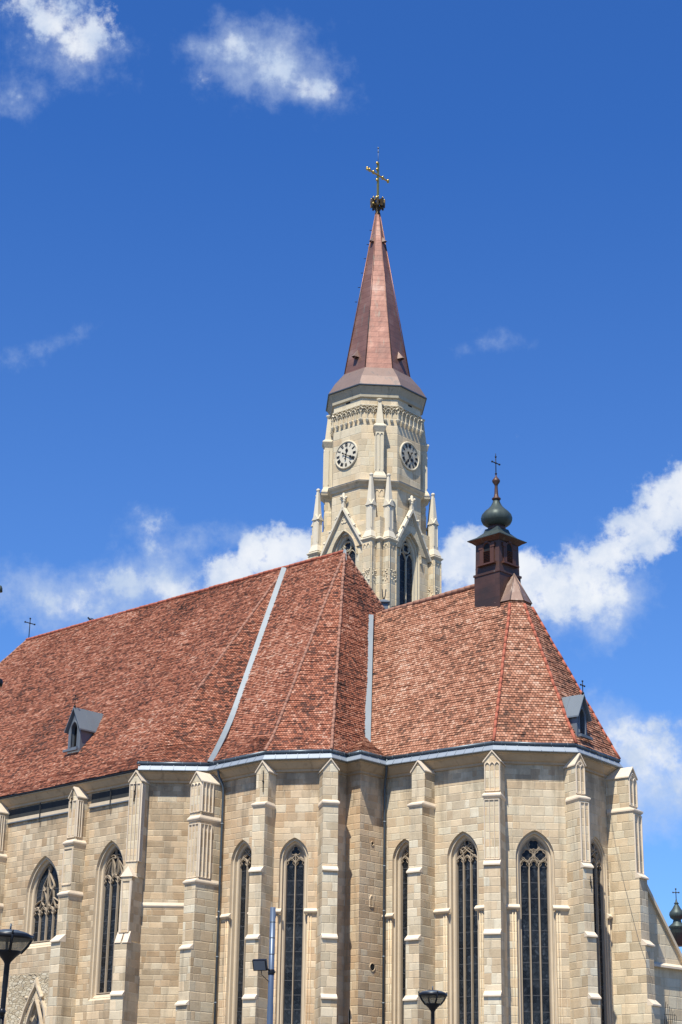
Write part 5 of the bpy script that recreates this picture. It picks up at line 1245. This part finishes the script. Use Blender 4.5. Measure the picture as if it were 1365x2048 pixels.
# ================================================================== things in front of and beside the church
lamp_group='round bowl street lamps'
def street_lamp(px_top,Y,hw_px,label,tilt):
    top=atY(px_top,Y); r=hw_px*np.linalg.norm(ray(px_top)*(Y/ray(px_top)[1]))/F_PX/1.06
    base=np.array([top[0]-top[2]*math.tan(tilt),top[1],0.0]); H=top[2]
    o=thing('street_lamp',tuple(base),label,'street lamp',lamp_group)
    h=r*1.06
    mb=MB(); mb.lathe(base,[(.09,0),(.095,.6),(.05,.75),(.029,H-h-.28)],12); mb.build('pole','lampblack',o)
    mb=MB(); mb.lathe(base,[(.029,H-h-.70),(.033,H-h-.68),(.033,H-h-.34),(.036,H-h-.32),(.036,H-h-.03),(.05,H-h),(r*.36,H-h*.80),(r*.60,H-h*.60),(r*.58,H-h*.57)],24); mb.ball(base+np.array([.0,-.030,H-h-.62]),.05,8); mb.build('lamp_socket','lampblack',o)
    mb=MB(); P_=[(r*.59,H-h*.60),(r*.80,H-h*.34),(r*.97,H-.02)]
    for (r0,z0),(r1,z1) in zip(P_[:-1],P_[1:]):
        c0=[base+np.array([r0*math.cos(k*math.pi/14),r0*math.sin(k*math.pi/14),z0]) for k in range(28)]; c1=[base+np.array([r1*math.cos(k*math.pi/14),r1*math.sin(k*math.pi/14),z1]) for k in range(28)]
        mb.loft(c0,c1,0,True,True)
    mb.build('lamp_bowl','lampglass',o)
    mb=MB()
    for k in range(4):
        a=math.pi/4*0.35+k*math.pi/2; d=np.array([math.cos(a),math.sin(a),0]); mb.tube([base+d*r*.55+Zv*(H-h*.64),base+d*r*.82+Zv*(H-h*.34),base+d*r*1.03+Zv*(H+.01)],.018,6)
        mb.tube([base+d*r*1.0+Zv*(H-.01),base+d*r*1.06+Zv*(H+.06)],.014,5)
    mb.lathe(base,[(r*.98,H-.03),(r*1.04,H-.02),(r*1.04,H+.02),(r*.98,H+.03)],24); mb.build('lamp_frame','lampblack',o)
    mb=MB(); mb.lathe(base,[(r*1.02,H+.02),(r*.8,H+.055),(r*.4,H+.085),(.03,H+.095)],24); mb.tube([base+Zv*(H+.08),base+Zv*(H+.17)],.012,5); mb.build('lamp_lid','gutter',o)
    o.rotation_euler=(0,tilt,0); return o
street_lamp((20,1874),24,46,'large black street lamp in front of the nave window',R(1.3))
street_lamp((866,1990),37,29,'smaller black street lamp in front of the choir wall',R(0.1))
def flood_pole():
    top=atY((546.5,1815),40); r=10/2*40/F_PX*1.09; base=np.array([top[0],top[1],0])
    o=thing('floodlight_pole',tuple(base),'blue grey metal pole carrying a small black floodlight, chapel behind','pole')
    H=top[2]; mb=MB(); mb.lathe(base,[(r*1.35,0),(r*1.12,H*.55),(r*1.08,H*.72),(r,H*.73),(r,H)],16)
    for z in (H-.31,H-.64,H-.98,H-1.31): mb.lathe(base,[(r*1.005,z-.012),(r*1.05,z),(r*1.005,z+.012)],16,1)
    mb.build('shaft',['tin','gutter'],o)
    fz=atY((527,1934),40)[2]; c=base+np.array([-.20,-.10,fz]); 
    mb=MB(); a=U(np.array([-.25,-.85,-.45])); s=U(np.cross(a,Zv)); u=np.cross(s,a)
    if u[2]<0: u=-u
    c=base+np.array([-.24,-.08,fz+.03]); q=[c-s*.15-u*.115,c+s*.15-u*.115,c+s*.15+u*.115,c-s*.15+u*.115]
    mb.rings([[p-a*.05 for p in q],[p+a*.03 for p in q]],0); mb.rings([[c+(p-c)*.55-a*.10 for p in q],[p-a*.05 for p in q]],0)
    mb.rings([[c+(p-c)*.85+a*.032 for p in q],[c+(p-c)*.85+a*.036 for p in q]],1)
    f=mb.build('floodlight',['lampblack','zincdark'],o)
    mb=MB(); mb.tube([c-a*.06+s*.14*0,base+np.array([0,-.05,fz-.10])],.02,6); mb.lathe(base,[(r*1.1,fz-.16),(r*1.2,fz-.15),(r*1.2,fz-.06),(r*1.1,fz-.05)],14); mb.ball(base+np.array([r*1.2,-.03,fz-.1]),.025,6); mb.build('bracket','lampblack',o)
    mb=MB(); mb.tube([c-a*.05-u*.08,c-u*.2+np.array([.02,0,-.02]),base+np.array([-r*.8,-r*.8,fz-.3])],.008,5); mb.build('cable','iron',o)
flood_pole()
def mast():
    top=atY((0,1172),46); base=np.array([top[0],top[1],0]); o=thing('lighting_mast',tuple(base),'slim mast with a small grey green lantern at the left edge','mast')
    H=top[2]; mb=MB(); mb.lathe(base,[(.09,0),(.03,H-.3)],8); mb.build('shaft','tin',o)
    mb=MB(); mb.lathe(base,[(.05,H-.17),(.085,H-.16),(.075,H-.06),(.05,H),(.01,H+.02)],10); mb.build('lantern','verdigris',o)
    pz=atY((0,1367),46)[2]; mb=MB(); cc=base+np.array([.17,-.05,pz]); mb.lathe(cc,[(.03,-.10),(.11,-.08),(.13,0),(.11,.09),(.04,.12)],12); mb.tube([base+Zv*pz,cc],.03,6); mb.build('floodlight','lampblack',o)
mast()
def far_church():
    Y=165.0; p=lambda x,y:atY((x,y),Y); base=p(1356,1890); c=np.array([base[0],base[1],0]); k=Y/F_PX*1.07
    o=thing('distant_building',(c[0],c[1]+4,0),'distant red roofed building with a dark green onion topped cupola','building')
    z=lambda y:p(1356,y)[2]
    mb=MB(); mb.box(c+np.array([-6,1,0]),np.array([30,0,0]),np.array([0,12,0]),np.array([0,0,z(1960)])); mb.build('wall','chapel',o)
    mb=MB(); zr,ze=z(1906),z(1985); a=c+np.array([-1.2,0,0]); 
    mb.prism([c+np.array([-2.2,-1.0,ze]),c+np.array([-0.6,3.5,zr]),c+np.array([-2.2,13,ze])],np.array([28,0,0])); mb.build('roof','redroof',o)
    mb=MB(); cc=c+np.array([c[0]*3.2/Y+.05,3.2,0]); zz=lambda y:atY((1356,y),Y+3.2)[2]
    mb.lathe(cc,[(.62,zz(1892)),(.62,zz(1868)),(.72,zz(1866)),(.66,zz(1858)),(.80,zz(1855)),(.78,zz(1853)),(.42,zz(1846)),(.34,zz(1840)),(.60,zz(1836)),(.70,zz(1830)),(.66,zz(1825)),(.40,zz(1818)),(.20,zz(1810)),(.12,zz(1808))],16); mb.build('cupola','verdigris',o)
    mb=MB(); mb.lathe(cc,[(.10,zz(1810)),(.24,zz(1807)),(.10,zz(1804)),(.05,zz(1798))],10); cross_shape(mb,cc+Zv*zz(1800),zz(1778)-zz(1800),.26,np.array([1.,0,0]),.04); mb.build('finial_cross','verdigris',o)
far_church()
# bird on the nave ridge
mb=MB(); f=.33; bp=onplane((180,1243),RA,RB); d=V3(U(d0),0)
mb.lathe(np.zeros(3),[(.01,-.16),(.06,-.10),(.075,0),(.05,.09),(.045,.13),(.01,.17)],8)
Rm=Matrix.Rotation(R(62),3,Vector((d[1],-d[0],0)))
mb.v=[np.array(Rm@Vector(p))+bp+np.array([0,0,.14]) for p in mb.v]
mb.prism([bp+d*.13+Zv*.19,bp+d*.36+Zv*.09,bp+d*.35+Zv*.05,bp+d*.13+Zv*.12],np.array([.02,.05,0]))
mb.ball(bp-d*.16+Zv*.26,.05,8); mb.prism([bp-d*.20+Zv*.27,bp-d*.27+Zv*.25,bp-d*.20+Zv*.235],np.array([.01,.02,0]))
for s_ in (-.02,.03): mb.tube([bp+d*s_+Zv*.10,bp+d*s_-Zv*.02],.012,5)
tag(mb.build('bird','iron'),'small dark bird perched on the nave ridge','bird')
